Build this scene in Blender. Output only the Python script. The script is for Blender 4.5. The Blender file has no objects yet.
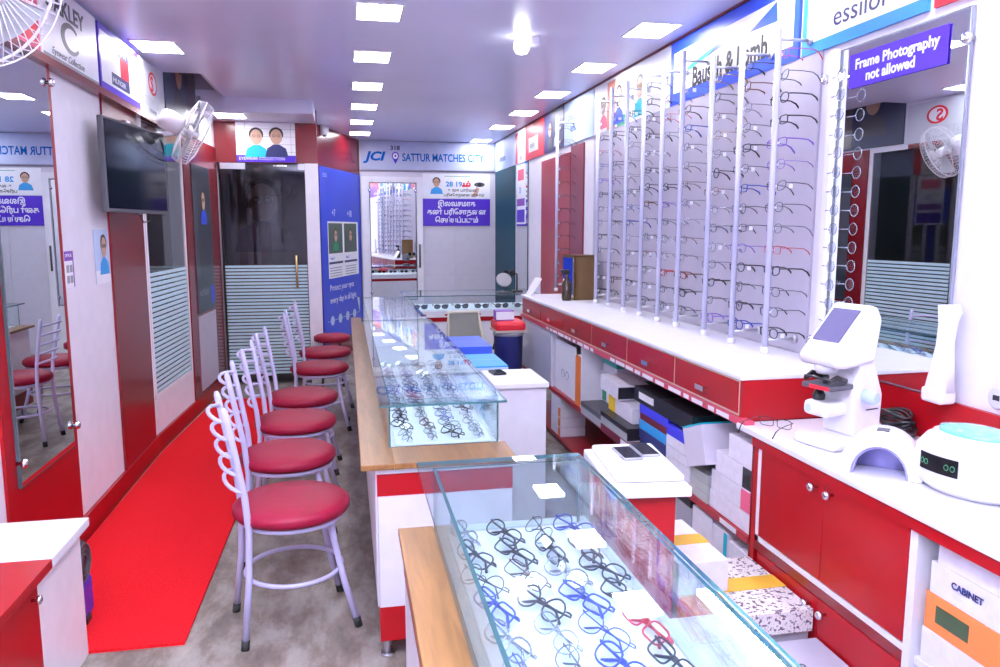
import bpy, bmesh, math, random
from mathutils import Matrix, Vector
random.seed(7)
scn = bpy.context.scene
COL = scn.collection
PI = math.pi

# ------------------------------------------------------------------ materials
MATS = {}
def nodes(name):
    m = bpy.data.materials.new(name); m.use_nodes = True
    nt = m.node_tree; return m, nt, nt.nodes['Principled BSDF']
def mat(name, col, rough=.5, metal=0., coat=0., spec=.5, noise=None, trans=0., sheen=0.):
    if name in MATS: return MATS[name]
    m, nt, b = nodes(name)
    b.inputs['Base Color'].default_value = (*col, 1)
    b.inputs['Roughness'].default_value = rough
    b.inputs['Metallic'].default_value = metal
    b.inputs['Coat Weight'].default_value = coat
    b.inputs['Coat Roughness'].default_value = .08
    b.inputs['Specular IOR Level'].default_value = spec
    b.inputs['Transmission Weight'].default_value = trans
    b.inputs['Sheen Weight'].default_value = sheen
    sc_, amt = noise if noise else (12., .03)
    tc = nt.nodes.new('ShaderNodeTexCoord'); n = nt.nodes.new('ShaderNodeTexNoise')
    n.inputs['Scale'].default_value = sc_; n.inputs['Detail'].default_value = 3
    nt.links.new(tc.outputs['Object'], n.inputs['Vector'])
    r = nt.nodes.new('ShaderNodeValToRGB')
    r.color_ramp.elements[0].position = .3; r.color_ramp.elements[1].position = .7
    r.color_ramp.elements[0].color = tuple(c*(1-amt) for c in col)+(1,)
    r.color_ramp.elements[1].color = tuple(min(1, c*(1+amt)) for c in col)+(1,)
    nt.links.new(n.outputs['Fac'], r.inputs['Fac']); nt.links.new(r.outputs['Color'], b.inputs['Base Color'])
    MATS[name] = m; return m
def glass(name, tint=(.93, .985, .97), refl=1.0, rough=0.0):
    m = bpy.data.materials.new(name); m.use_nodes = True; nt = m.node_tree; nt.nodes.clear()
    o = nt.nodes.new('ShaderNodeOutputMaterial'); mx = nt.nodes.new('ShaderNodeMixShader')
    t = nt.nodes.new('ShaderNodeBsdfTransparent'); g = nt.nodes.new('ShaderNodeBsdfGlossy')
    f = nt.nodes.new('ShaderNodeFresnel'); gm = nt.nodes.new('ShaderNodeNewGeometry'); mr = nt.nodes.new('ShaderNodeMapRange')
    mr.inputs['To Min'].default_value = 1.45; mr.inputs['To Max'].default_value = 1/1.45   # a thin pane reflects the same from both of its faces
    nt.links.new(gm.outputs['Backfacing'], mr.inputs['Value']); nt.links.new(mr.outputs[0], f.inputs['IOR'])
    t.inputs['Color'].default_value = (*tint, 1); g.inputs['Roughness'].default_value = rough
    g.inputs['Color'].default_value = (refl, refl, refl, 1)
    nt.links.new(f.outputs[0], mx.inputs[0]); nt.links.new(t.outputs[0], mx.inputs[1])
    nt.links.new(g.outputs[0], mx.inputs[2]); nt.links.new(mx.outputs[0], o.inputs[0])
    MATS[name] = m; return m
def emit(name, col, s):
    m = bpy.data.materials.new(name); m.use_nodes = True; nt = m.node_tree; nt.nodes.clear()
    o = nt.nodes.new('ShaderNodeOutputMaterial'); e = nt.nodes.new('ShaderNodeEmission')
    e.inputs['Color'].default_value = (*col, 1); e.inputs['Strength'].default_value = s
    nt.links.new(e.outputs[0], o.inputs[0]); MATS[name] = m; return m

RED = mat('red_laminate', (.31, .002, .006), .3, spec=.35)
DRED = mat('maroon_laminate', (.18, .003, .008), .25, coat=.15)
WHITE = mat('white_laminate', (.80, .79, .86), .3)
WALLW = mat('white_wall', (.78, .76, .85), .4)
PANEL = mat('lavender_grey_panel', (.47, .44, .54), .4)
CEIL = mat('gloss_ceiling', (.76, .76, .97), .28, spec=.3, noise=(1.2, .03))
CHROME = mat('chrome', (.78, .78, .82), .15, metal=1)
STEEL = mat('brushed_steel', (.6, .6, .64), .3, metal=1)
LILAC = mat('lilac_enamel', (.56, .55, .80), .35, coat=.2)
SEAT = mat('crimson_vinyl', (.25, .003, .026), .5, spec=.3, noise=(60, .12))
BLACK = mat('black_plastic', (.012, .012, .016), .35)
RUBBER = mat('black_rubber', (.02, .02, .02), .7)
DGREY = mat('dark_grey', (.08, .08, .1), .45)
GREY = mat('mid_grey', (.32, .32, .36), .5)
LGREY = mat('light_grey', (.55, .55, .6), .5)
WPLAS = mat('white_plastic', (.84, .83, .90), .3, coat=.2)
CARD = mat('white_carton', (.78, .76, .86), .55, noise=(30, .05))
CREAM = mat('cream_plastic', (.66, .62, .50), .5)
MIRROR = mat('mirror_silver', (.86, .9, .92), .0, metal=1, noise=(1, .0))
EDGE = mat('green_glass_edge', (.05, .13, .14), .12, coat=.2)
TEAL = mat('teal_paint', (.0, .065, .095), .5, spec=.2)
BLUE = mat('royal_blue', (.02, .06, .62), .4)
NAVY = mat('navy', (.015, .02, .12), .45)
INDIGO = mat('indigo_print', (.07, .015, .55), .35)
SKY = mat('sky_blue', (.03, .32, .72), .45)
CYAN = mat('cyan', (.0, .42, .55), .45)
PALEB = mat('pale_blue', (.50, .62, .85), .5)
YEL = mat('yellow_tape', (.72, .42, .04), .45)
TAPE = mat('brown_tape', (.50, .36, .20), .3)
ORANGE = mat('orange_card', (.80, .20, .03), .5)
GREEN = mat('green_card', (.01, .28, .13), .5)
PINK = mat('pink_card', (.75, .12, .22), .5)
PRED = mat('print_red', (.70, .012, .03), .4)
PURP = mat('purple_print', (.22, .06, .42), .45)
GOLD = mat('bronze_gold', (.32, .2, .09), .3, metal=.8)
SKIN = mat('printed_skin_tone', (.55, .33, .24), .5)
HAIR = mat('printed_dark_hair', (.02, .015, .015), .5)
MAROONC = mat('maroon_card', (.16, .01, .03), .5)
PWHITE = mat('print_white', (.85, .85, .92), .4)
GLASS = glass('clear_glass')
GLASSB = glass('counter_glass', (.90, .97, .975))
LENSM = glass('demo_lens', (.93, .96, .98))
SUNL = glass('sunglass_lens', (.12, .12, .16))
SMOKE = glass('smoked_door_glass', (.66, .66, .68))
FROST = mat('frosted_stripe', (.50, .70, .78), .5)
SCREEN = mat('black_screen', (.010, .010, .018), .08, spec=.12)
LED = emit('led_panel', (.93, .93, 1.0), 27)
TRAYFILL = emit('tray_fill_glow', (.93, .95, 1.0), 26)  # glow of the strip added to brighten the foreground tray
BULB = emit('bulb_glow', (.95, .95, 1.0), 9)
GDISP = emit('green_digits', (.3, 1, .7), .35)

def floor_mat():
    m, nt, b = nodes('stone_tile_floor'); tc = nt.nodes.new('ShaderNodeTexCoord')
    n1 = nt.nodes.new('ShaderNodeTexNoise'); n1.inputs['Scale'].default_value = 4.5; n1.inputs['Detail'].default_value = 12
    n1.inputs['Roughness'].default_value = .68; n1.inputs['Distortion'].default_value = .15
    mp = nt.nodes.new('ShaderNodeMapping'); mp.inputs['Scale'].default_value = (1.6, .7, 1)
    r = nt.nodes.new('ShaderNodeValToRGB'); e = r.color_ramp.elements
    e[0].position = .30; e[0].color = (.09, .07, .055, 1); e[1].position = .70; e[1].color = (.38, .35, .31, 1)
    k = e.new(.46); k.color = (.19, .155, .125, 1); k = e.new(.56); k.color = (.29, .26, .225, 1)
    nt.links.new(tc.outputs['Object'], mp.inputs[0]); nt.links.new(mp.outputs[0], n1.inputs['Vector'])
    nt.links.new(n1.outputs['Fac'], r.inputs['Fac']); nt.links.new(r.outputs['Color'], b.inputs['Base Color'])
    b.inputs['Roughness'].default_value = .42; return m
def wood_mat():
    m, nt, b = nodes('oak_ledge'); tc = nt.nodes.new('ShaderNodeTexCoord'); mp = nt.nodes.new('ShaderNodeMapping')
    mp.inputs['Scale'].default_value = (26, 2.2, 10); n = nt.nodes.new('ShaderNodeTexNoise')
    n.inputs['Scale'].default_value = 2; n.inputs['Detail'].default_value = 8; n.inputs['Distortion'].default_value = .6
    r = nt.nodes.new('ShaderNodeValToRGB'); e = r.color_ramp.elements
    e[0].position = .3; e[0].color = (.15, .062, .014, 1); e[1].position = .7; e[1].color = (.26, .115, .030, 1)
    nt.links.new(tc.outputs['Object'], mp.inputs[0]); nt.links.new(mp.outputs[0], n.inputs['Vector'])
    nt.links.new(n.outputs['Fac'], r.inputs['Fac']); nt.links.new(r.outputs['Color'], b.inputs['Base Color'])
    b.inputs['Roughness'].default_value = .35; return m
def carpet_mat():
    m, nt, b = nodes('red_carpet_pile'); tc = nt.nodes.new('ShaderNodeTexCoord'); n = nt.nodes.new('ShaderNodeTexNoise')
    n.inputs['Scale'].default_value = 240; n.inputs['Detail'].default_value = 3
    r = nt.nodes.new('ShaderNodeValToRGB'); e = r.color_ramp.elements
    e[0].position = .3; e[0].color = (.50, .003, .008, 1); e[1].position = .7; e[1].color = (.78, .020, .026, 1)
    bp = nt.nodes.new('ShaderNodeBump'); bp.inputs['Strength'].default_value = .4; bp.inputs['Distance'].default_value = .004
    nt.links.new(tc.outputs['Object'], n.inputs['Vector']); nt.links.new(n.outputs['Fac'], r.inputs['Fac'])
    nt.links.new(r.outputs['Color'], b.inputs['Base Color']); nt.links.new(n.outputs['Fac'], bp.inputs['Height'])
    nt.links.new(bp.outputs[0], b.inputs['Normal']); b.inputs['Roughness'].default_value = .95
    b.inputs['Specular IOR Level'].default_value = .1
    return m
def pattern_mat():      # carton printed all over with scattered botanical marks
    m, nt, b = nodes('floral_print_card'); tc = nt.nodes.new('ShaderNodeTexCoord'); n = nt.nodes.new('ShaderNodeTexNoise')
    n.inputs['Scale'].default_value = 75; n.inputs['Detail'].default_value = 4
    r = nt.nodes.new('ShaderNodeValToRGB'); e = r.color_ramp.elements
    e[0].position = .40; e[0].color = (.12, .07, .10, 1); e[1].position = .47; e[1].color = (.80, .77, .78, 1)
    k = e.new(.62); k.color = (.80, .77, .76, 1); k = e.new(.68); k.color = (.55, .40, .2, 1)
    nt.links.new(tc.outputs['Object'], n.inputs['Vector']); nt.links.new(n.outputs['Fac'], r.inputs['Fac'])
    nt.links.new(r.outputs['Color'], b.inputs['Base Color']); b.inputs['Roughness'].default_value = .55; return m
FLOOR, WOOD, CARPET, FLORAL = floor_mat(), wood_mat(), carpet_mat(), pattern_mat()

# ------------------------------------------------------------------ mesh helpers
def NB(): return bmesh.new()
def box(bm, x0, x1, y0, y1, z0, z1, bev=0.):
    r = bmesh.ops.create_cube(bm, size=1)
    M = Matrix.Translation(((x0+x1)/2, (y0+y1)/2, (z0+z1)/2)) @ Matrix.Diagonal((abs(x1-x0), abs(y1-y0), abs(z1-z0), 1))
    bmesh.ops.transform(bm, matrix=M, verts=r['verts'])
    if bev:
        es = list({e for v in r['verts'] for e in v.link_edges})
        bmesh.ops.bevel(bm, geom=es, offset=bev, segments=2, affect='EDGES', profile=.5)
    return bm
def BX(*a, bev=0.): return box(NB(), *a, bev=bev)
def tube(bm, pts, r, n=8, closed=False, cap=True):
    P = [Vector(p) for p in pts]; rr = r if isinstance(r, (list, tuple)) else [r]*len(P)
    rings = []; prev = None; N = len(P)
    for i, p in enumerate(P):
        if closed: t = P[(i+1) % N]-P[i-1]
        else: t = P[min(i+1, N-1)]-P[max(i-1, 0)]
        t.normalize()
        if prev is None:
            u = t.orthogonal().normalized()
        else:
            u = prev-t*prev.dot(t); u = u.normalized() if u.length > 1e-6 else t.orthogonal().normalized()
        prev = u; w = t.cross(u)
        rings.append([bm.verts.new(p+(u*math.cos(2*PI*k/n)+w*math.sin(2*PI*k/n))*rr[i]) for k in range(n)])
    for i in range(N if closed else N-1):
        a, b = rings[i], rings[(i+1) % N]
        off = 0
        if closed and i == N-1:
            off = min(range(n), key=lambda s: (a[0].co-b[s].co).length)
        for k in range(n):
            f = bm.faces.new((a[k], a[(k+1) % n], b[(k+1+off) % n], b[(k+off) % n])); f.smooth = True
    if cap and not closed:
        bm.faces.new(rings[0][::-1]); bm.faces.new(rings[-1])
    return bm
def lathe(bm, prof, M=None, n=24):
    rings = []
    for r, z in prof:
        rings.append([bm.verts.new((r*math.cos(2*PI*k/n), r*math.sin(2*PI*k/n), z)) for k in range(n)])
    vs = [v for g in rings for v in g]
    for a, b in zip(rings, rings[1:]):
        for k in range(n):
            f = bm.faces.new((a[k], a[(k+1) % n], b[(k+1) % n], b[k])); f.smooth = True
    bm.faces.new(rings[0][::-1]); bm.faces.new(rings[-1])
    if M is not None: bmesh.ops.transform(bm, matrix=M, verts=vs)
    return bm
def cyl(bm, p0, p1, r, n=16): return tube(bm, [p0, p1], r, n)
def prism(bm, pts, z0, z1, M=None):
    lo = [bm.verts.new((x, y, z0)) for x, y in pts]; hi = [bm.verts.new((x, y, z1)) for x, y in pts]
    n = len(pts); bm.faces.new(lo[::-1]); bm.faces.new(hi)
    for k in range(n): bm.faces.new((lo[k], lo[(k+1) % n], hi[(k+1) % n], hi[k]))
    if M is not None: bmesh.ops.transform(bm, matrix=M, verts=lo+hi)
    return bm
def to_mesh(name, bm, m, edge=None):
    bmesh.ops.recalc_face_normals(bm, faces=bm.faces)
    me = bpy.data.meshes.new(name); bm.to_mesh(me); bm.free()
    me.materials.append(m)
    if edge:
        me.materials.append(edge)
        # the thin cut edges of a pane get the edge material
        areas = sorted((p.area for p in me.polygons), reverse=True)
        for p in me.polygons:
            if p.area < areas[0]*.4: p.material_index = 1
    return me
def obj(name, bm, m, parent=None, world=False, edge=None):
    me = to_mesh(name, bm, m, edge); o = bpy.data.objects.new(name, me); COL.objects.link(o)
    if parent is not None:
        o.parent = parent
        if world:
            r = parent
            while r.parent: r = r.parent
            me.transform(Matrix.Translation(-r.location))
    return o
def W(name, bm, m, parent, edge=None): return obj(name, bm, m, parent, True, edge)
def tag(o, label, cat, group=None):
    o['label'] = label; o['category'] = cat
    if group: o['group'] = group
    return o
def thing(name, label, cat, loc=(0, 0, 0), rz=0, group=None):
    o = bpy.data.objects.new(name, None); COL.objects.link(o); o.location = loc; o.rotation_euler = (0, 0, rz)
    return tag(o, label, cat, group)
def struct(name, bm, m):
    o = obj(name, bm, m); o['kind'] = 'structure'; return o
def copy_tree(o, parent=None):
    c = o.copy(); COL.objects.link(c); c.parent = parent
    for ch in o.children: copy_tree(ch, c)
    return c
def frame_mat(o, kind):
    """local x = right, y = up, z = out of the wall"""
    if kind == 'L': u, n = Vector((0, 1, 0)), Vector((1, 0, 0))
    elif kind == 'R': u, n = Vector((0, -1, 0)), Vector((-1, 0, 0))
    elif kind == 'B': u, n = Vector((1, 0, 0)), Vector((0, -1, 0))
    else: u, n = kind
    v = n.cross(u)
    M = Matrix((u, v, n)).transposed().to_4x4(); M.translation = Vector(o); return M
LEFTROT = Matrix.Translation((-1.28, 5.38, 0)) @ Matrix.Rotation(math.radians(-3.1), 4, 'Z') @ Matrix.Translation((1.28, -5.38, 0))   # the far end of the left wall turns in a little
def board(name, label, cat, origin, kind, w, h, m, th=.008, group=None):
    bm = BX(0, w, 0, h, 0, th)
    o = obj(name, bm, m); o.matrix_world = (LEFTROT if kind == 'L' and origin[1] > 5.4 else Matrix.Identity(4)) @ frame_mat(origin, kind); o['th'] = th
    return tag(o, label, cat, group)
def shape(parent, name, pts, m, k=1, th=None):
    z = parent['th'] if 'th' in parent else .008
    return obj(name, prism(NB(), pts, z+.0006*k-.0004, z+.0006*(k+1)-.0004), m, parent)
def rect(parent, name, x0, y0, x1, y1, m, k=1): return shape(parent, name, [(x0, y0), (x1, y0), (x1, y1), (x0, y1)], m, k)
def ell(cx, cy, rx, ry, n=20, a0=0, a1=2*PI): return [(cx+rx*math.cos(a0+(a1-a0)*i/n), cy+ry*math.sin(a0+(a1-a0)*i/n)) for i in range(n)]
def text(parent, body, x, y, size, m, k=2, sx=1., align='LEFT', shear=0., name='lettering', bold=0.):
    c = bpy.data.curves.new(name, 'FONT'); c.body = body; c.size = size; c.align_x = align; c.shear = shear
    c.offset = bold; c.extrude = .0004; c.resolution_u = 3
    c.materials.append(m)
    o = bpy.data.objects.new(name, c); COL.objects.link(o); o.parent = parent
    z = parent['th'] if 'th' in parent else .008
    o.location = (x, y, z+.0006*k+.0002); o.scale = (sx, 1, 1); return o
def portrait(parent, cx, cy, s, shirt=BLUE, k=2, name='portrait', hair=HAIR):
    b = shape(parent, name, [(cx-s*.75, cy-s*1.3), (cx+s*.75, cy-s*1.3), (cx+s*.6, cy-s*.75), (cx+s*.2, cy-s*.5), (cx-s*.2, cy-s*.5), (cx-s*.6, cy-s*.75)], shirt, k)
    b['th'] = 0.
    z = parent['th']
    for nm, pts, mm, kk in (('printed_face', ell(cx, cy, s*.38, s*.5), SKIN, k+2), ('printed_hair', ell(cx, cy+s*.18, s*.46, s*.45), hair, k+1)):
        obj(nm, prism(NB(), pts, z+.0006*kk, z+.0006*(kk+1)), mm, b)
    f = NB()
    for sx in (-1, 1): tube(f, [(cx+sx*s*.15+s*.1*math.cos(a*PI/4), cy+s*.07+s*.08*math.sin(a*PI/4), z+.0006*(k+3)) for a in range(8)], s*.018, 4, closed=True)
    obj('printed_spectacles', f, HAIR, b)
    del b['th']
    return b

# ------------------------------------------------------------------ room shell
XL, XR, YB, YF, ZC = -1.28, 1.95, 10.0, -1.6, 2.6
struct('floor', BX(XL-.1, XR+.1, YF-.1, YB+1.6, -.06, 0), FLOOR)
# ceiling with the raised bay over the passage (x -1.28..-1.0, y 6.0..8.55)
c = NB()
box(c, XL-.1, XR+.1, YF-.1, 6.0, ZC, ZC+.05); box(c, -.97, XR+.1, 6.0, YB+1.6, ZC, ZC+.05)
box(c, XL-.1, -.97, 6.98, YB+1.6, ZC, ZC+.05)
struct('ceiling', c, CEIL)
c = NB(); box(c, XL-.1, -.9, 5.95, 7.05, 3.0, 3.04); box(c, -.99, -.97, 6.0, 6.98, ZC, 3.0)
box(c, XL, -.97, 6.98, 7.0, ZC+.05, 3.0); box(c, XL, -.97, 5.98, 6.0, ZC+.05, 3.0)
struct('trim_1', c, mat('bay_lilac', (.45, .42, .56), .4))
# left wall
c = NB(); box(c, XL-.1, XL, YF, 5.40, 0, 3.0)
struct('wall_left', c, WALLW)
c = NB(); box(c, XL-.1, XL, 5.40, 6.38, 0, .38); box(c, XL-.1, XL, 5.40, 6.38, 2.2, 3.0)
box(c, XL-.1, XL, 6.38, 7.72, 0, 3.0)
struct('wall_left_far', c, WALLW)
struct('trim_2', BX(XL, XL+.012, 3.08, 3.85, .12, 2.235), RED)
struct('trim_3', BX(XL, XL+.012, 4.60, 5.32, .12, 2.235), DRED)
struct('trim_4', BX(XL, XL+.012, 6.42, 7.60, .12, 2.235), DRED)
struct('trim_5', BX(XL, XL+.05, 2.0, 5.95, 2.20, 2.236), DRED)
struct('baseboard_left', BX(XL, XL+.018, 2.0, 5.38, 0, .12), RED)
struct('baseboard_left_far', BX(XL, XL+.018, 5.38, 7.61, 0, .12), RED)
g = thing('window_1', 'x', 'window', (XL, 5.85, 1.3)); del g['label'], g['category']; g['kind'] = 'structure'
W('glass_pane', BX(XL-.009, XL-.002, 5.42, 6.37, .39, 2.2), SMOKE, g)
b = NB()
for i in range(24): box(b, XL-.001, XL, 5.44, 6.36, .40+i*.034, .40+i*.034+.024)
W('frosted_stripes', b, FROST, g)
b = NB(); box(b, XL-.05, XL+.008, 5.39, 5.42, .36, 2.2); box(b, XL-.05, XL+.008, 6.37, 6.39, .36, 2.2); box(b, XL-.05, XL+.008, 5.39, 6.39, .36, .39)
W('window_frame', b, WHITE, g)
# dim room behind the partition glass
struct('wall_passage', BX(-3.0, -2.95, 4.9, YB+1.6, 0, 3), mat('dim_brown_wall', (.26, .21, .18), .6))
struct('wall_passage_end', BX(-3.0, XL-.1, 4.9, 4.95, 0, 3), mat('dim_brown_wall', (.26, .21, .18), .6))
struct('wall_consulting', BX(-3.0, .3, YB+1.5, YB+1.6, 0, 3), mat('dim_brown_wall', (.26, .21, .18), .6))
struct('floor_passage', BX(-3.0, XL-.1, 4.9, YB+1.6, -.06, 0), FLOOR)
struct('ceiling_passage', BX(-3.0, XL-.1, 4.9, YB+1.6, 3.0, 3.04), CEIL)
# header over the glass door
YD = 7.60
struct('wall_header', BX(-1.16, -.237, YD, YD+.08, 2.108, ZC), DRED)
struct('trim_6', BX(-.357, -.237, YD-.01, YD+.08, 0, 2.108), WALLW)
struct('trim_15', BX(-1.16, -.245, 6.98, YD, 2.478, ZC), CEIL)       # dropped soffit in front of the door header
struct('wall_return', prism(NB(), [(-.237, YD+.08), (-.272, 8.58), (-.34, 8.58), (-.30, YD+.08)], 0, ZC), WALLW)
d = thing('door_1', 'x', 'door', (-.75, YD+.03, 0)); del d['label'], d['category']; d['kind'] = 'structure'
W('glass_leaf', BX(-1.125, -.36, YD+.03, YD+.042, .03, 2.10), SMOKE, d)
b = NB()
for i in range(33): box(b, -1.12, -.365, YD+.0275, YD+.029, .10+i*.0322, .10+i*.0322+.022)
W('frosted_stripes', b, FROST, d)
b = NB(); cyl(b, (-.462, YD-.02, .93), (-.462, YD-.02, 1.246), .011); cyl(b, (-.462, YD-.02, .96), (-.462, YD+.03, .96), .008); cyl(b, (-.462, YD-.02, 1.21), (-.462, YD+.03, 1.21), .008)
W('door_handle', b, mat('brass', (.6, .45, .22), .3, metal=1), d)
W('closer_fitting', BX(-1.12, -.90, YD+.0, YD+.06, 2.05, 2.105), STEEL, d)
W('closer_fitting', BX(-.42, -.36, YD+.0, YD+.06, 2.05, 2.105), STEEL, d)
W('floor_hinge', BX(-.43, -.36, YD+.0, YD+.06, .03, .09), STEEL, d)
# angled wall carrying the blue poster
pA, pB = Vector((-.27, 8.57)), Vector((.20, YB))
dv = (pB-pA); LW = dv.length; uv = Vector((dv.x/LW, dv.y/LW, 0)); nv = Vector((uv.y, -uv.x, 0))
o = struct('wall_angled', BX(0, LW, 0, ZC, -.06, 0), DRED)
o.matrix_world = frame_mat((pA.x, pA.y, 0), (uv, nv))
# back wall
struct('wall_back', BX(.20, XR+.1, YB, YB+.1, 0, ZC), mat('back_wall_panel', (.62, .60, .70), .4))
struct('trim_7', BX(.205, XR, YB-.012, YB, 2.215, 2.235), mat('dark_joint', (.25, .22, .3), .5))
c = NB()
for z in (.9, 1.2): box(c, .99, 1.87, YB-.004, YB, z, z+.004)
box(c, 1.40, 1.404, YB-.004, YB, .3, 1.52)
struct('trim_8', c, LGREY)
# right wall
struct('wall_right', BX(XR, XR+.1, YF, YB, 0, ZC), WALLW)
struct('trim_9', BX(XR-.012, XR, 8.80, YB-.02, .0, 2.225), TEAL)
struct('trim_10', BX(XR-.012, XR, 6.55, 7.56, .8, 2.16), RED)
struct('trim_11', BX(XR-.014, XR, 6.17, 6.53, .8, 2.2), mat('rose_laminate', (.20, .02, .045), .4))
struct('trim_12', BX(XR-.010, XR, 2.95, 5.90, .96, 2.225), PANEL)
struct('trim_13', BX(XR-.02, XR, 2.2, YB, ZC-.012, ZC), mat('dark_red_edge', (.14, .005, .01), .4))
# wall behind the camera
struct('wall_front', BX(XL-.1, XR+.1, YF-.1, YF, 0, ZC), WALLW)

# ------------------------------------------------------------------ lights
def led(x, y, lab, w=.22, l=.30):
    t = thing('ceiling_light', lab, 'ceiling light', (x, y, ZC), group='square LED panels in the ceiling')
    b = NB(); e = .012
    for a in ((-w/2-e, w/2+e, -l/2-e, -l/2), (-w/2-e, w/2+e, l/2, l/2+e), (-w/2-e, -w/2, -l/2, l/2), (w/2, w/2+e, -l/2, l/2)): box(b, *a, -.006, .0)
    obj('frame', b, WPLAS, t); obj('diffuser', BX(-w/2, w/2, -l/2, l/2, -.004, -.001), LED, t); return t
names = {4.15: 'largest and nearest in view', 5.2: 'second nearest', 6.25: 'third nearest', 7.28: 'fourth nearest', 8.32: 'second from the back wall', 9.3: 'last before the back wall sign'}
for y in (-1.0, 0.0, 1.0, 2.0, 3.1, 4.15, 5.2, 6.25, 7.28, 8.32, 9.3):
    led(.2, y, 'square LED panel in middle ceiling row, '+names.get(y, 'out of frame, %d m back' % round(10-y)))
namr = {4.22: 'nearest in view above the tallest posts', 5.25: 'second nearest', 6.33: 'third nearest', 7.37: 'fourth nearest', 8.42: 'second from the back wall', 9.75: 'beside the back wall corner'}
for y in (-1.0, 0.0, 1.05, 2.1, 3.15, 4.22, 5.25, 6.33, 7.37, 8.42, 9.75):
    led(1.71, y, 'square LED panel in right ceiling row, '+namr.get(y, 'out of frame, %d m back' % round(10-y)))
for y, n in ((1.0, 'out of frame by the low cabinet'), (3.1, 'out of frame above the left mirror'), (5.18, 'nearest above the left wall signs'), (7.2, 'by the poster over the glass door')):
    led(-1.09 if y < 7 else -.955, y, 'square white LED panel at the left wall, '+n, w=.24).location.z = ZC if y < 7 else 2.478
b = thing('bulb_lamp', 'glowing white bulb hanging from ceiling with small white holder beside it', 'lamp', (1.03, 4.5, ZC))
obj('bulb', lathe(NB(), [(.01, -.10), (.03, -.095), (.045, -.07), (.045, -.04), (.03, -.012), (.018, 0)]), BULB, b)
obj('holder', BX(.045, .10, -.03, .03, -.05, 0, bev=.006), WPLAS, b)
t = thing('security_camera', 'small white dome security camera on ceiling above blue poster', 'camera', (-.19, 8.7, ZC))
obj('housing', lathe(NB(), [(.045, 0), (.045, -.04), (.04, -.10), (.02, -.11)]), WPLAS, t)
obj('lens', lathe(NB(), [(.022, 0), (.022, -.03), (.01, -.035)], Matrix.Translation((0, -.025, -.085)) @ Matrix.Rotation(.9, 4, 'X')), BLACK, t)

# the photographer's flash, bounced off the ceiling
fl = bpy.data.lights.new('bounce_flash', 'SPOT'); fl.energy = 1500; fl.spot_size = math.radians(105); fl.spot_blend = .6; fl.shadow_soft_size = .06; fl.color = (.88, .90, 1)
fo = bpy.data.objects.new('bounce_flash', fl); COL.objects.link(fo); fo.location = (.0, -.15, 1.75)
fo.rotation_euler = Vector((-.15, .35, 1)).to_track_quat('-Z', 'Y').to_euler()
# ------------------------------------------------------------------ carpet
cp = obj('carpet_runner', prism(NB(), [(-1.26, 2.79), (-.612, 2.78), (-.565, 6.95), (-1.15, 6.95), (-1.245, 5.4)], 0, .012), CARPET)
tag(cp, 'bright red carpet runner on the floor along the left wall', 'carpet')

# ------------------------------------------------------------------ signs, left wall
XS = -1.235
s = board('brand_sign', 'pink and red wall sign cut off behind the nearest fan', 'sign', (XS-.03, 2.4, 2.24), 'L', 1.27, .335, PINK, .03)
rect(s, 'red_panel', .7, .02, 1.25, .14, PRED); rect(s, 'white_panel', .1, .16, 1.1, .31, PWHITE)
text(s, 'eyewear', .2, .19, .1, PINK)
s = board('brand_sign', 'white sign with slanted black lettering and crescent emblem, nearest on left wall', 'sign', (XS-.03, 3.70, 2.24), 'L', .76, .335, PWHITE, .03)
text(s, 'OAKLEY', .05, .215, .105, DGREY, sx=1.3, bold=.003)
pts = ell(.36, .135, .13, .07, 24, .75, 2*PI-.35)
inner = ell(.375, .135, .095, .05, 24, .75, 2*PI-.35)
shape(s, 'crescent_emblem', pts+inner[::-1], DGREY)
text(s, 'Eyewear Collection', .10, .022, .045, DGREY, shear=.3, sx=1.2)
b = rect(s, 'border', 0, 0, .76, .012, GREY)
s = board('brand_sign', 'white sign with navy, white and red flag emblem, middle on left wall', 'sign', (XS-.03, 4.50, 2.24), 'L', .79, .335, INDIGO, .03)
rect(s, 'white_field', .02, .035, .77, .30, PWHITE)
rect(s, 'flag_navy_band', .2, .225, .56, .285, NAVY, 2); rect(s, 'flag_red_block', .38, .115, .56, .225, PRED, 2); rect(s, 'flag_navy_band', .2, .05, .56, .115, NAVY, 2)
text(s, 'TOMMY', .215, .235, .045, PWHITE, 3, sx=1.9); text(s, 'HILFIGER', .215, .065, .04, PWHITE, 3, sx=1.6)
s = board('brand_sign', 'pale grey sign with round red S emblem, farthest on left wall', 'sign', (XS-.03, 5.32, 2.24), 'L', .66, .335, mat('pale_sign_grey', (.60, .62, .70), .4), .03)
ring = ell(.33, .215, .115, .075, 28)
shape(s, 'emblem_disc', ring, PRED); shape(s, 'emblem_field', ell(.33, .215, .09, .058, 28), PWHITE, 2)
text(s, 'S', .265, .165, .135, PRED, 3, sx=1.2, bold=.004)
text(s, 'STEPPER', .06, .055, .085, LGREY, sx=1.35); text(s, 'EYEWEAR', .2, .02, .035, GREY, sx=1.3)
s = board('model_poster', 'dark blue poster of face in sunglasses high up past the left wall signs', 'poster', (XL+.002, 6.02, 2.25), 'L', .90, .70, mat('poster_slate', (.05, .06, .12), .35), .01)
portrait(s, .38, .42, .24, DGREY)
rect(s, 'pale_band', .64, .02, .88, .68, mat('poster_taupe', (.13, .11, .12), .4))

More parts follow.
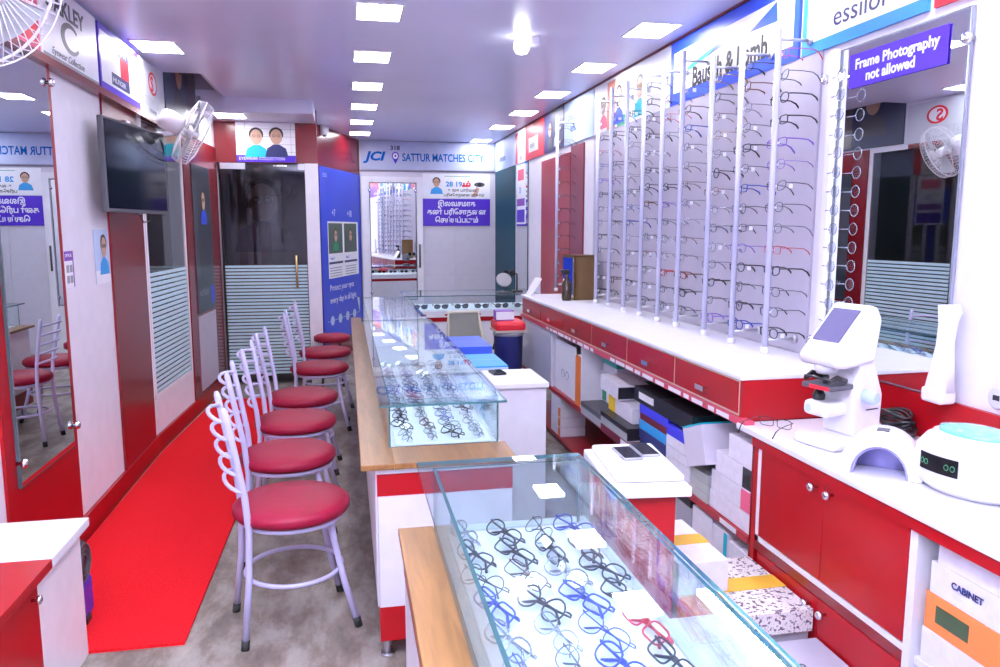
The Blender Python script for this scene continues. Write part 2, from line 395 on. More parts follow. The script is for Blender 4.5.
# wall posters below the signs on left wall
s = board('notice_poster', 'small white notice with purple heading beside the left mirror', 'poster', (XL+.001, 3.88, 1.225), 'L', .12, .17, PWHITE, .003)
rect(s, 'heading', 0, .125, .12, .17, PURP); rect(s, 'edge_line', .108, 0, .12, .125, PURP)
text(s, 'OPTICAL', .008, .143, .022, PWHITE, 3)
for i in range(4): rect(s, 'photo_block', .02+.045*(i % 2), .02+.05*(i//2), .055+.045*(i % 2), .055+.05*(i//2), GREY)
s = board('portrait_poster', 'cut-out poster of man in glasses with blue shirt on white wall', 'poster', (XL+.001, 4.33, 1.21), 'L', .24, .285, PALEB, .003)
portrait(s, .15, .19, .11, SKY); rect(s, 'lower_white', .0, .0, .24, .07, PWHITE)
s = board('model_poster', 'tall dark poster of standing model on red wall by glass door', 'poster', (XL+.013, 6.62, .80), 'L', .62, 1.22, mat('poster_black', (.025, .03, .045), .3), .006)
portrait(s, .34, .93, .15, BLUE); text(s, 'varilux', .06, .14, .10, GREY, sx=1.2); rect(s, 'blue_tab', .48, .05, .60, .20, BLUE)
rect(s, 'grey_column', .0, .3, .13, 1.1, mat('poster_grey', (.06, .065, .085), .3))
s = board('wall_panel', 'plain white panel below the dark model poster', 'panel', (XL+.013, 6.62, .16), 'L', .62, .62, PANEL, .006)
# model poster over glass door
s = board('model_poster', 'lit poster of two smiling models over the glass door', 'poster', (-.965, YD-.002, 2.115), 'B', .53, .36, PWHITE, .012)
rect(s, 'purple_strip', 0, 0, .53, .062, INDIGO); text(s, 'EYEWEAR COLLECTION', .02, .018, .038, PWHITE, 3)
portrait(s, .18, .225, .14, CYAN); portrait(s, .36, .23, .14, NAVY, k=7)
b = NB()
for i in range(4): box(b, .0, .53, .09+i*.07, .093+i*.07, .0126, .013)
box(b, .08, .083, .07, .355, .0126, .013); box(b, .49, .493, .07, .355, .0126, .013)
obj('grid_lines', b, GREY, s)
# dim portrait poster in the room behind the glass door
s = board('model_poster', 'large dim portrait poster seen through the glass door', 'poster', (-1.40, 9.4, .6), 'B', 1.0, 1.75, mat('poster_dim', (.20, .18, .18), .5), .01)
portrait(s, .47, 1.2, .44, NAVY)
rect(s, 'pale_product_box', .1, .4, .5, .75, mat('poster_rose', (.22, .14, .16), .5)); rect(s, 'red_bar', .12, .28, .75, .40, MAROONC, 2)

# blue poster on angled wall
def at_ang(s_, z): return (pA.x+uv.x*s_+nv.x*.002, pA.y+uv.y*s_+nv.y*.002, z)
s = board('lens_poster', 'tall royal blue lens poster with two portraits on angled wall', 'poster', at_ang(.03, .22), (uv, nv), LW-.06, 1.95, BLUE, .008)
w = LW-.06
rect(s, 'white_card', .2, .72, w-.14, 1.36, PWHITE)
for k in (0, 1):
    x0 = .22+k*(w-.36)/2*1.0
    rect(s, 'photo', x0, 1.0, x0+.48, 1.34, mat('photo_olive', (.08, .12, .09), .5), 2); portrait(s, x0+.24, 1.2, .13, (GREEN, DGREY)[k], 3)
    rect(s, 'blue_bar', x0, .88, x0+.48, .905, NAVY, 2)
    b = NB()
    for i in range(4): box(b, x0+.02, x0+.44, .74+i*.03, .75+i*.03, .0094, .0098)
    obj('text_lines', b, GREY, s)
    text(s, ('+7', '+18')[k], x0+.13, 1.42, .11, PWHITE)
    text(s, ('lens A', 'lens B')[k], x0+.05, .93, .05, BLUE, 3)
text(s, 'ZEISS', .08, 1.84, .06, PALEB); text(s, 'Protect your eyes', .22, .58, .10, PWHITE, sx=1.2); text(s, 'every day in all light', .22, .44, .10, PWHITE, sx=1.2)
b = NB()
for i in range(4): prism(b, ell(.28+i*.27, .24, .065, .055, 14), .0086, .0092)
box(b, .12, 1.3, .237, .243, .0086, .0092); obj('icon_row', b, PALEB, s)

# back wall sign
s = board('shop_sign', 'long white sign lettered in blue across the back wall', 'sign', (.215, YB-.002, 2.24), 'B', XR-.235, .35, mat('sign_pale', (.50, .54, .74), .7, spec=.05), .02)
text(s, 'JCI', .06, .115, .15, MATS['sign_blue'] if 'sign_blue' in MATS else mat('sign_blue', (.01, .13, .48), .7, spec=.03), sx=1.25, shear=.25, bold=.006)
pin = ell(.435, .17, .045, .05, 18, -.6, PI+.6)
shape(s, 'location_pin', pin+[(.435, .07)], INDIGO); shape(s, 'pin_field', ell(.435, .17, .032, .036), PWHITE, 2); shape(s, 'pin_dot', ell(.435, .17, .012, .013), INDIGO, 3)
text(s, '318', .37, .245, .075, NAVY, sx=1.1, bold=.002)
text(s, 'SATTUR MATCHES CITY', .52, .11, .135, mat('sign_blue', (.01, .13, .48), .7, spec=.03), sx=.72, bold=.003)
# back wall poster and banner
s = board('eye_poster', 'white poster of doctor and eye tool above the purple banner', 'poster', (.99, YB-.002, 1.885), 'B', .88, .315, PWHITE, .008)
portrait(s, .18, .2, .11, SKY)
text(s, '28 19', .30, .155, .085, SKY, sx=1.1, bold=.003); text(s, 'ம்', .52, .155, .085, PRED, sx=1.5, bold=.003); rect(s, 'red_emblem', .51, .15, .61, .175, PRED)
text(s, 'உலக பார்வை', .33, .09, .05, HAIR, bold=.001); text(s, 'பரிசோதனை முகாம்', .27, .03, .048, HAIR, bold=.001)
shape(s, 'eye_tool', ell(.74, .18, .07, .03), DGREY); shape(s, 'eye_tool_lens', ell(.745, .18, .03, .028), BLACK, 2)
shape(s, 'printed_hand', [(.64, .02), (.70, .02), (.74, .13), (.70, .15)], SKIN)
rect(s, 'green_line', .28, .28, .62, .286, GREEN)
s = board('tamil_banner', 'purple-blue banner with three rows of white Tamil lettering on back wall', 'sign', (.99, YB-.002, 1.535), 'B', .88, .345, INDIGO, .010)
for i, (tx, xx) in enumerate((('இலவசமாக', .44), ('கண் பரி\u0bc7ச\u0bbeத\u0bc8ன', .44), ('\u0bc6சய்யப்படும்', .44))):
    text(s, tx, xx, .255-.105*i, .09, PWHITE, align='CENTER', sx=.88, bold=.0025)
# back wall frame mirror
MEDGE = mat('mirror_dark_edge', (.06, .09, .10), .3)
def mirror(name, label, origin, kind, w, h, knobs=True, border=None):
    t = board(name, label, 'mirror', origin, kind, w, h, border or MEDGE, .012)
    obj('mirror_glass', BX(.006, w-.006, .006, h-.006, .012, .0135), MIRROR, t)
    if knobs:
        for px in (.0, w):
            for py in (.10, h-.10):
                k = NB(); lathe(k, [(.008, 0), (.008, .022), (.018, .022), (.02, .03), (.016, .038), (.006, .042)], Matrix.Translation((px, py, 0)), 14)
                obj('standoff', k, CHROME, t)
    return t
t = thing('mirror_surround', 'pale door-like surround framing the back wall mirror', 'panel', (.59, YB, 0))
b = NB()
box(b, .215, .31, YB-.055, YB, 0, 2.15); box(b, .91, .985, YB-.055, YB, 0, 2.15); box(b, .31, .91, YB-.055, YB, 2.08, 2.15); box(b, .31, .91, YB-.055, YB, 0, .58)
W('frame', b, WHITE, t)
b = NB(); tube(b, [(.94, YB-.065, 1.0), (.94, YB-.065, 1.30)], .012, 8); W('handle', b, DGREY, t)
ca, sa = math.cos(math.radians(4.4)), math.sin(math.radians(4.4))
mirror('wall_mirror', 'tall mirror in pale surround on the back wall', (.315, YB-.052, .585), (Vector((ca, sa, 0)), Vector((sa, -ca, 0))), .59, 1.49)
cl, sl2 = math.cos(math.radians(.15)), math.sin(math.radians(.15))
mirror('wall_mirror', 'tall mirror on red panel at the far left of the photo', (XL+.013, 3.17, .50), (Vector((sl2, cl, 0)), Vector((cl, -sl2, 0))), .60, 1.73)
mirror('wall_mirror', 'large mirror behind the lensmeter on the right wall', (XR-.020, 2.86, .94), (Vector((.0244, -.9997, 0)), Vector((-.9997, -.0244, 0))), .70, 1.25, border=mat('bevel_grey', (.35, .37, .45), .2, metal=.6))
s = board('photography_notice', 'indigo sticker reading no frame photography at top of right mirror', 'sign', (XR-.0345, 2.725, 2.03), (Vector((.0244, -.9997, 0)), Vector((-.9997, -.0244, 0))), .483, .125, INDIGO, .002)
text(s, 'Frame Photography', .24, .068, .052, PWHITE, 2, align='CENTER', bold=.0016); text(s, 'not allowed', .22, .018, .052, PWHITE, 2, align='CENTER', bold=.0016)

# ------------------------------------------------------------------ signs, right wall band
def rs(y0, y1, label, m, th=.012, cat='sign', name='brand_sign'):
    return board(name, label, cat, (XR-.002, y1, 2.225), 'R', y1-y0, .36, m, th)
s = rs(1.3, 2.33, 'red and purple sign at the right edge beyond the blue framed sign', PRED); rect(s, 'purple_panel', .12, .0, 1.0, .25, PURP)
text(s, 'carl zeiss', .14, .04, .10, PWHITE, 3)
shape(s, 'white_emblem', ell(.09, .06, .03, .03), PWHITE)
SB = mat('sky_frame', (.03, .26, .80), .35)
s = rs(2.36, 3.09, 'white sign in sky blue frame with rounded lowercase lettering', SB)
rect(s, 'white_field', .035, .045, .695, .36, PWHITE); text(s, 'essilor', .21, .075, .11, NAVY, 3, sx=1.15)
shape(s, 'blue_emblem', [(.2, .20), (.52, .20), (.52, .30), (.24, .30)], SB, 2)
s = rs(3.12, 4.46, 'white sign in blue frame with bold black lettering and green swoosh', mat('frame_blue', (.02, .08, .72), .35))
rect(s, 'white_field', .05, .065, 1.3, .295, PWHITE)
shape(s, 'blue_triangle', [(.92, .21), (1.16, .29), (1.17, .20)], mat('frame_blue', (.02, .08, .72), .35), 2); shape(s, 'blue_triangle', [(.45, .19), (.66, .25), (.74, .22)], mat('frame_blue', (.02, .08, .72), .35), 2)
shape(s, 'green_swoosh', [(.16, .15), (.25, .19), (.62, .235), (.45, .19)], mat('swoosh_green', (.02, .45, .25), .4), 2)
text(s, 'Bausch & Lomb', .30, .065, .15, HAIR, 3, sx=.84, bold=.004)
s = rs(4.48, 5.90, 'white wall poster with photos of models behind the display posts', PWHITE, cat='poster', name='model_poster')
portrait(s, .55, .20, .14, BLUE); portrait(s, .95, .2, .14, CYAN); rect(s, 'red_block', .30, .0, .48, .34, mat('coral', (.62, .22, .16), .5))
rect(s, 'green_block', .52, .0, .72, .07, GREEN)
portrait(s, .22, .18, .12, PINK)
s = rs(5.92, 6.75, 'pale poster with blue writing between the models and navy photo', PALEB, cat='poster', name='lettered_poster')
text(s, 'contact', .12, .20, .1, BLUE); text(s, 'lens', .2, .1, .1, BLUE); rect(s, 'blue_block', .55, .05, .75, .30, PALEB)
s = rs(6.77, 7.45, 'dark navy poster of a couple above the far display post', NAVY, cat='poster', name='couple_poster')
portrait(s, .22, .2, .13, DGREY); portrait(s, .45, .2, .13, PALEB)
s = rs(7.47, 8.25, 'red sign with white box on the far right wall', PRED)
rect(s, 'white_box', .15, .07, .55, .22, PWHITE); text(s, 'vision', .2, .11, .09, GREY, 3)
s = rs(8.27, 8.75, 'small white sign with red and black mark on far right wall', PWHITE)
rect(s, 'red_strip', .0, .0, .12, .34, PRED); text(s, 'R', .17, .1, .16, HAIR)
rect(s, 'grey_bars', .2, .03, .36, .08, GREY)
s = rs(8.78, 9.96, 'pale blue sign with dark script in the back right corner', PALEB)
text(s, 'Johnson', .25, .1, .12, NAVY, shear=.3)
# far right wall narrow mirror with poster
mirror('wall_mirror', 'narrow mirror on the right wall beside the teal panel', (XR-.001, 8.70, .80), 'R', .55, 1.42, knobs=False)
s = board('narrow_poster', 'narrow poster with pink and purple blocks on the slim far mirror', 'poster', (XR-.015, 8.66, 1.55), 'R', .42, .65, PWHITE, .004)
rect(s, 'pink_block', .06, .48, .36, .60, PINK); rect(s, 'purple_block', .02, .02, .40, .16, INDIGO); rect(s, 'purple_block', .02, .20, .40, .28, PURP)
text(s, '28', .12, .34, .1, SKY)

# ------------------------------------------------------------------ chairs
def make_chair():
    t = thing('counter_chair', 'x', 'chair')
    s = NB(); lathe(s, [(.17, .432), (.205, .438), (.217, .455), (.215, .475), (.195, .490), (.10, .496), (.01, .497)], n=36); obj('seat', s, SEAT, t)
    f = NB(); tube(f, [(.185*math.cos(a*PI/16), .185*math.sin(a*PI/16), .424) for a in range(32)], .010, 8, closed=True); obj('seat_frame', f, LILAC, t)
    f = NB(); tube(f, [(.178*math.cos(a*PI/16), .178*math.sin(a*PI/16), .215) for a in range(32)], .009, 8, closed=True); obj('foot_ring', f, LILAC, t)
    for sy in (-1, 1):
        l = obj('leg', tube(NB(), [(-.205, sy*.155, .012), (-.180, sy*.13, .25), (-.172, sy*.125, .42), (-.183, sy*.135, .56), (-.212, sy*.15, .73), (-.238, sy*.155, .875), (-.241, sy*.155, .89)], [.0125]*6+[.006], 8), LILAC, t)
        obj('rubber_foot', cyl(NB(), (-.207, sy*.157, 0), (-.203, sy*.153, .035), .0155, 10), RUBBER, l)
        l = obj('leg', tube(NB(), [(.205, sy*.155, .012), (.165, sy*.125, .17), (.135, sy*.10, .33), (.125, sy*.09, .42)], .0125, 8), LILAC, t)
        obj('rubber_foot', cyl(NB(), (.207, sy*.157, 0), (.20, sy*.15, .035), .0155, 10), RUBBER, l)
    for i in range(5):
        z = .58+i*.064; x = -.183-(z-.56)*.17
        pts = [(x-.052*math.sin(PI*j/8), .148*(1 if z > .7 else .98)*math.cos(PI*j/8)*1.0, z+.012*math.sin(PI*j/8)) for j in range(9)]
        obj('back_rung', tube(NB(), pts, .0075, 8), LILAC, t)
    return t
ch = make_chair()
cg = 'crimson round-seat chairs along the customer side'
CH = [(-.225, 2.90, 13, 'crimson round-seat chair with lilac frame, nearest the camera'),
      (-.285, 3.56, 4, 'crimson round-seat chair with lilac frame, second from the camera'),
      (-.29, 4.20, -2, 'crimson round-seat chair with lilac frame, third from the camera'),
      (-.285, 4.82, -3, 'crimson round-seat chair with lilac frame, fourth from the camera'),
      (-.215, 5.84, 2, 'crimson round-seat chair with lilac frame, second from the blue poster'),
      (-.19, 6.58, 3, 'crimson round-seat chair with lilac frame, last before the blue poster')]
for i, (x, y, r, lab) in enumerate(CH):
    o = ch if i == 0 else copy_tree(ch)
    o.location = (x, y, 0); o.rotation_euler = (0, 0, math.radians(r)); o['label'] = lab; o['group'] = cg
    if i == 4: pass

# ------------------------------------------------------------------ spectacles
def rim(kind, cx, n=18):
    hw, hh = {'rect': (.027, .016), 'round': (.024, .0225), 'oval': (.027, .019), 'cat': (.027, .018)}[kind]
    p = {'rect': 4., 'round': 2., 'oval': 2.4, 'cat': 2.8}[kind]
    out = []
    for i in range(n):
        a = 2*PI*i/n; c_, s_ = math.cos(a), math.sin(a)
        x = hw*math.copysign(abs(c_)**(2/p), c_); z = hh*math.copysign(abs(s_)**(2/p), s_)
        if kind == 'cat': z += .004*(x/hw)*(1 if cx > 0 else -1)
        out.append((cx+x, 0, z))
    return out
COLS = {'black': mat('frame_black', (.012, .012, .018), .3), 'gunmetal': mat('frame_gunmetal', (.16, .16, .2), .3, metal=.8),
        'silver': mat('frame_silver', (.5, .5, .56), .25, metal=.9), 'brown': mat('frame_brown', (.12, .045, .02), .3),
        'blue': mat('frame_blue_acetate', (.02, .05, .35), .3), 'red': mat('frame_red', (.5, .02, .03), .3),
        'violet': mat('frame_violet', (.2, .1, .5), .3), 'gold': mat('frame_gold', (.5, .36, .16), .25, metal=.9)}
GM = {}
def gmesh(kind, col, thick, folded):
    key = (kind, col, thick, folded)
    if key in GM: return GM[key]
    m = COLS[col]; r = (.0024 if thick else .0014)*(.8 if folded else 1)
    b = NB()
    for sx in (-1, 1): tube(b, rim(kind, sx*.034), r, 5, closed=True)
    tube(b, [(-.009, 0, .004), (-.004, -.001, .008), (.004, -.001, .008), (.009, 0, .004)], r*.9, 5)
    for sx in (-1, 1): tube(b, [(sx*.060, 0, .009), (sx*.067, .001, .010), (sx*.069, .006, .010)], r*1.1, 5)
    fr = to_mesh('spectacles', b, m)
    tm = []
    for sx in (-1, 1):
        b = NB()
        if folded: pts = [(sx*.069, .004, .009), (sx*.062, .012+.003*sx, .009), (-sx*.03, .015+.004*sx, .004), (-sx*.055, .014+.004*sx, -.012)]
        else: pts = [(sx*.069, .004, .010), (sx*.070, .05, .011), (sx*.070, .095, .009), (sx*.067, .118, -.002), (sx*.064, .138, -.026)]
        n_ = len(pts); tube(b, pts, [r*1.1]*(n_-2)+[r*1.5, r*1.7], 5)
        tm.append(to_mesh('temple', b, m))
    b = NB()
    for sx in (-1, 1):
        vs = [b.verts.new((x, .0, z)) for x, y, z in rim(kind, sx*.034)]; b.faces.new(vs)
    ln = to_mesh('lens', b, LENSM if col != 'sun' else SUNL)
    b = NB(); box(b, .064, .0655, .012, .03, -.012, .006); tg = to_mesh('price_tag', b, PWHITE)
    GM[key] = (fr, tm, ln, tg); return GM[key]
def spectacles(kind, col, thick, folded, M, label, group, pricetag=False, name='spectacles'):
    fr, tm, ln, tg = gmesh(kind, col, thick, folded)
    o = bpy.data.objects.new(name, fr); COL.objects.link(o); o.matrix_world = M; tag(o, label, 'spectacles', group)
    for me in tm:
        c_ = bpy.data.objects.new('temple', me); COL.objects.link(c_); c_.parent = o
    c_ = bpy.data.objects.new('lens', ln); COL.objects.link(c_); c_.parent = o
    if pricetag:
        c_ = bpy.data.objects.new('price_tag', tg); COL.objects.link(c_); c_.parent = o
    return o
ORD = ['top', 'second', 'third', 'fourth', 'fifth', 'sixth', 'seventh', 'eighth', 'ninth', 'tenth', 'eleventh', 'twelfth', 'thirteenth', 'fourteenth', 'fifteenth', 'sixteenth']
KINDS = ['rect', 'oval', 'round', 'cat', 'rect', 'oval']
CW = ['black']*8+['gunmetal']*5+['silver']*2+['brown']*2+['blue', 'red', 'violet', 'gold']
shape_word = {'rect': 'rectangular', 'oval': 'oval', 'round': 'round', 'cat': 'upswept'}

# ------------------------------------------------------------------ display posts
POST = mat('frosted_acrylic', (.50, .50, .68), .25, coat=.3)
POSTS = [(5.36, 2.443), (5.08, 2.438), (4.785, 2.433), (4.50, 2.46), (4.215, 2.43), (3.955, 2.434), (3.613, 2.335), (3.326, 2.335), (3.027, 2.33)]
PNAMES = ['ninth', 'eighth', 'seventh', 'sixth', 'fifth', 'fourth', 'third', 'second', 'first']
PX = 1.79; ZT, ZL = .958, .786     # tops of the drawer counter and of the near cabinet
peg = to_mesh('peg', box(box(NB(), .012, .022, -.007, .007, -.006, .004), .020, .024, -.004, .004, -.004, .012), WPLAS)
def display_post(x, y, z0, z1, label, rows, square=False, flip=True):
    t = thing('display_post', label, 'display stand', (x, y, z0), group='frosted posts carrying spectacles')
    b = NB(); cyl(b, (0, 0, .02), (0, 0, z1-z0), .0135, 12); obj('pole', b, POST, t)
    obj('foot', lathe(NB(), [(.016, 0), (.018, .01), (.018, .022), (.013, .03)], n=12), WPLAS, t)
    for z in (.06, z1-z0-.05):
        b = NB(); cyl(b, (.012, 0, z), (XR-.022-x, 0, z), .007, 8); lathe(b, [(.018, 0), (.018, .012), (.010, .016)], Matrix.Translation((XR-.0125-x, 0, z)) @ Matrix.Rotation(-PI/2, 4, 'Y'), 12)
        obj('wall_bracket', b, STEEL, t)
    for z in rows:
        p = bpy.data.objects.new('peg', peg); COL.objects.link(p); p.parent = t; p.location = (0, 0, z-z0)
    return t
for k, (y, zt) in enumerate(POSTS):
    nr = 14
    rows = [1.05+(zt-.11-1.05)*i/(nr-1) for i in range(nr)][::-1]
    display_post(PX, y, ZT, zt, 'frosted display post on the white counter, %s from the lensmeter' % PNAMES[k], rows)
    for i, z in enumerate(rows):
        if random.random() < .04: continue
        kind = random.choice(KINDS); col = random.choice(CW); th = random.random() < .35
        if k == 8 and i == 4: col, kind = 'violet', 'rect'
        if k == 8 and i == 9: col, kind = 'red', 'rect'
        if k == 7 and i == 6: col, kind, th = 'blue', 'rect', True
        M = Matrix.Translation((PX+.016, y+random.uniform(-.006, .006), z)) @ Matrix.Rotation(-PI/2+random.uniform(-.10, .10), 4, 'Z') @ Matrix.Rotation(random.uniform(-.06, -.0), 4, 'X') @ Matrix.Rotation(random.uniform(-.04, .04), 4, 'Y') @ Matrix.Scale(1.05, 4)
        spectacles(kind, col, th, False, M, '%s %s spectacles, %s row of the display post %s from the lensmeter' % (col, shape_word[kind], ORD[i], PNAMES[k]),
                   'spectacles hung on the display posts', random.random() < .35)
# far post by the red niche
rows = [1.09+.114*i for i in range(12)][::-1]
display_post(PX, 6.445, ZT, 2.44, 'lone frosted display post in front of the red niche', rows)
for i, z in enumerate(rows):
    kind = random.choice(KINDS); col = random.choice(CW)
    M = Matrix.Translation((PX+.016, 6.445, z)) @ Matrix.Rotation(-PI/2, 4, 'Z')
    spectacles(kind, col, False, False, M, '%s %s spectacles, %s row of the lone far display post' % (col, shape_word[kind], ORD[i]), 'spectacles on the lone far post')
# lens strip beside the right mirror
t = thing('lens_rack', 'white upright rack of round demo lenses at left of right mirror', 'display stand', (1.90, 2.80, ZT))
obj('pole', BX(-.012, .012, -.02, .02, .03, 1.235, bev=.004), WPLAS, t); obj('foot', BX(-.02, .03, -.03, .03, 0, .03), WPLAS, t)
ROUNDF = COLS['silver']
for i in range(15):
    z = 1.06+i*.073
    a = bpy.data.objects.new('x', None); bpy.data.objects.remove(a)
    b = NB(); tube(b, [(1.875, 2.715+.023*math.cos(q*PI/8), z+.023*math.sin(q*PI/8)) for q in range(16)], .0018, 5, closed=True)
    tube(b, [(1.875, 2.738, z), (1.885, 2.785, z)], .0025, 5)
    o = obj('lens_sample', b, ROUNDF); me = o.data; me.transform(Matrix.Translation((-1.89, -2.775, -z))); o.location = (1.89, 2.775, z)
    tag(o, 'round rimmed demo lens, %s from the top on the white rack by the right mirror' % ORD[14-i], 'lens', 'demo lenses on the upright rack')
    b = NB(); b.faces.new([b.verts.new((1.875-1.89, -.06+.0225*math.cos(q*PI/10), .0225*math.sin(q*PI/10))) for q in range(20)])
    obj('lens', b, glass('rack_lens', (.75, .78, .88)) if 'rack_lens' not in MATS else MATS['rack_lens'], o)

# ------------------------------------------------------------------ right upper counter with drawers
XF = 1.432
t = thing('drawer_counter', 'long red drawer counter with white worktop along the right wall', 'counter', (XF, 4.5, 0))
W('worktop', BX(XF-.012, XR-.012, 2.553, 6.20, ZT-.016, ZT, bev=.003), WHITE, t)
W('carcass', BX(XF+.012, XR-.012, 2.575, 6.19, .792, ZT-.017), RED, t)
W('end_panel', BX(XF-.002, XR-.012, 2.557, 2.573, ZL+.001, ZT-.017), RED, t)
dy = [2.577, 3.157, 3.754, 4.351, 4.948, 5.566, 6.18]
for a, b_ in zip(dy, dy[1:]):
    d = W('drawer', BX(XF-.004, XF+.012, a+.007, b_-.007, .811, .931, bev=.002), RED, t)
    b = NB(); ym = (a+b_)/2; box(b, XF-.024, XF-.004, ym-.038, ym+.038, .855, .863); box(b, XF-.026, XF-.022, ym-.038, ym+.038, .843, .865)
    W('handle', b, CHROME, d)
W('drawer_gaps', BX(XF+.0, XF+.0115, 2.577, 6.18, .803, .939), CREAM, t)
W('label_rail', BX(XF-.018, XF+.02, 2.50, 6.18, .777, .801), mat('rail_pink', (.50, .06, .10), .4), t)
y = 2.62
while y < 5.3:
    l = random.choice((.05, .07, .10, .13)); W('price_label', BX(XF-.0195, XF-.018, y, y+l, .780, .798), PWHITE, t); y += l+random.choice((.02, .03, .05))
    if 3.9 < y < 4.2: y += .25

# open shelving underneath
t = thing('shelf_unit', 'red and white open shelving below the drawers packed with cartons', 'shelf', (XF, 4.5, 0))
W('back_panel', BX(XR-.03, XR-.012, 2.47, 6.19, .05, .775), DRED, t)
U = .370
W('shelf_board', BX(XF, XR-.032, 2.47, 6.19, U-.024, U), RED, t)
W('shelf_board', BX(XF, XR-.032, 2.47, 6.19, .03, .05), RED, t)
W('shelf_edge', BX(XF-.006, XF, 2.47, 6.19, U-.026, U+.002), mat('shelf_edge_red', (.33, .02, .03), .4), t)
W('divider', BX(XF, XR-.032, 2.452, 2.469, .0, .775), DRED, t); W('divider', BX(XF, XR-.032, 6.17, 6.19, U, .775), WHITE, t)
for y in (4.535, 5.25): W('divider', BX(XF, XR-.032, y, y+.018, U, .775), WHITE, t)
for y in (2.55, 2.98, 3.27, 3.58): W('shelf_label', BX(XF-.0075, XF-.006, y, y+.13, U-.022, U-.002), PWHITE, t)
d = W('door', BX(XF-.006, XF+.012, 5.27, 6.16, U+.004, .773), mat('frosted_door', (.50, .52, .62), .3), t)

# ------------------------------------------------------------------ cartons
def carton(label, x0, x1, y0, y1, z0, z1, m=CARD, rz=0, rx=0, tape=None, lid=None, lidh=None, patch=None, side=None, group='cartons', name='carton', txt=None, ry=0, tapedir='x', sidep=None):
    cx, cy = (x0+x1)/2, (y0+y1)/2; a, b_, h = (x1-x0)/2, (y1-y0)/2, z1-z0
    t = thing(name, label, 'box', (cx, cy, z0), 0, group); t.rotation_euler = (rx, ry, rz)
    body = obj('body', BX(-a, a, -b_, b_, 0, h, bev=.002), m, t)
    e = .0012
    if lid:      # a lid cap with its own colour
        lh = lidh or min(.04, h*.35); obj('lid', BX(-a-e, a+e, -b_-e, b_+e, h-lh, h+e), lid, t)
    else:
        s_ = NB(); box(s_, -a, a, -.001, .001, h, h+.0006); obj('lid_seam', s_, LGREY, t)
    if tape:
        if tapedir == 'x': tb = BX(-a-e, a+e, -b_*.22, b_*.22, h*.35, h+e*1.4)
        else: tb = BX(-a*.22, a*.22, -b_-e, b_+e, h*.35, h+e*1.4)
        obj('tape', tb, tape, t)
    if patch:    # printed patch on the face turned to the room
        obj('printed_label', BX(-a-e*1.5, -a, b_*.25, b_*.80, h*.3, h*.75), patch, t)
    if side:
        obj('side_print', BX(-a-e*1.2, a+e*.5, -b_-e*1.5, -b_, h*.1, h*.9), side, t)
    if sidep:
        obj('side_stripe', BX(-a-e*1.6, -a, -b_*.98, -b_*.55, 0.003, h-.003), sidep, t)
    if txt:
        where, body_, sz, mm = txt
        c = bpy.data.curves.new('lettering', 'FONT'); c.body = body_; c.size = sz; c.extrude = .0003; c.offset = .0008; c.materials.append(mm); c.align_x = 'CENTER'; c.align_y = 'CENTER'
        o = bpy.data.objects.new('lettering', c); COL.objects.link(o); o.parent = t
        if where == 'top': o.location = (0, 0, h+.0025); o.rotation_euler = (0, 0, -PI/2+0)
        else: o.rotation_euler = (PI/2, 0, -PI/2); o.location = (-a-.0028, b_*.35, h*.6)
    return t
g1 = 'cartons on the shelf under the drawers'
GBOX = mat('grey_box', (.42, .42, .46), .5)
carton('white carton with green print at the divider of the upper shelf', 1.55, 1.80, 4.24, 4.50, U+.001, U+.25, CARD, patch=GREEN, side=GREEN, group=g1)
carton('white carton with teal flap on top of the green printed carton', 1.56, 1.80, 4.25, 4.50, U+.252, U+.33, CARD, lid=mat('teal_flap', (.05, .5, .42), .5), group=g1)
carton('grey flat box with dark lid beside the large black-topped box', 1.40, 1.54, 4.05, 4.44, U+.001, U+.075, GBOX, lid=DGREY, group=g1)
carton('green-ended box with maroon stripe under the black-topped box', 1.385, 1.66, 3.60, 4.02, U+.001, U+.045, MAROONC, side=GREEN, sidep=PWHITE, group=g1)
carton('large black-topped grey box left of the desk phones', 1.385, 1.66, 3.60, 4.02, U+.047, U+.115, GBOX, lid=BLACK, side=BLACK, group=g1)
carton('small yellow pack on the large black-topped box', 1.44, 1.6, 3.95, 4.05, U+.118, U+.20, mat('yellow_pack', (.85, .55, .02), .5), group=g1)
carton('white carton beside the small yellow pack, upper shelf', 1.44, 1.7, 3.68, 3.94, U+.118, U+.20, CARD, group=g1)
carton('black-lidded white carton at the top, close under the label rail', 1.42, 1.60, 3.84, 4.14, U+.215, U+.295, CARD, side=BLACK, rx=.04, group=g1)
# the long flat boxes
zs = U+.001; g3 = 'flat boxes on the shelf'
for nm, m_, h in (('navy flat box, lowest in the dark stack behind the desk phones', NAVY, .075), ('dark navy flat box second from bottom in the dark stack', mat('navy_b', (.03, .035, .16), .4), .05), ('cyan flat box in the middle of the dark stack', SKY, .045),
                  ('maroon flat box above the cyan one in the dark stack', MAROONC, .035), ('bright blue flat box high in the dark stack', mat('vivid_blue', (.06, .06, .75), .4), .045)):
    carton(nm, 1.44+random.uniform(0, .012), 1.75, 3.24, 3.585, zs, zs+h, m_, group=g3); zs += h+.001
carton('long matt black box lying on top of the dark stack', 1.44, 1.75, 2.98, 3.66, zs, zs+.075, BLACK, group=g3, patch=PWHITE)
zs = U+.001
for i in range(5):
    m_ = CARD if i != 4 else mat('vivid_blue', (.06, .06, .75), .4)
    carton(['white flat box at the bottom of the stack right of the dark stack', 'white flat box second up right of the dark stack', 'white flat box third up right of the dark stack', 'white flat box fourth up right of the dark stack', 'violet-blue flat box capping the white stack'][i], 1.435, 1.7, 2.98, 3.235, zs, zs+.046, m_, group=g3); zs += .0475
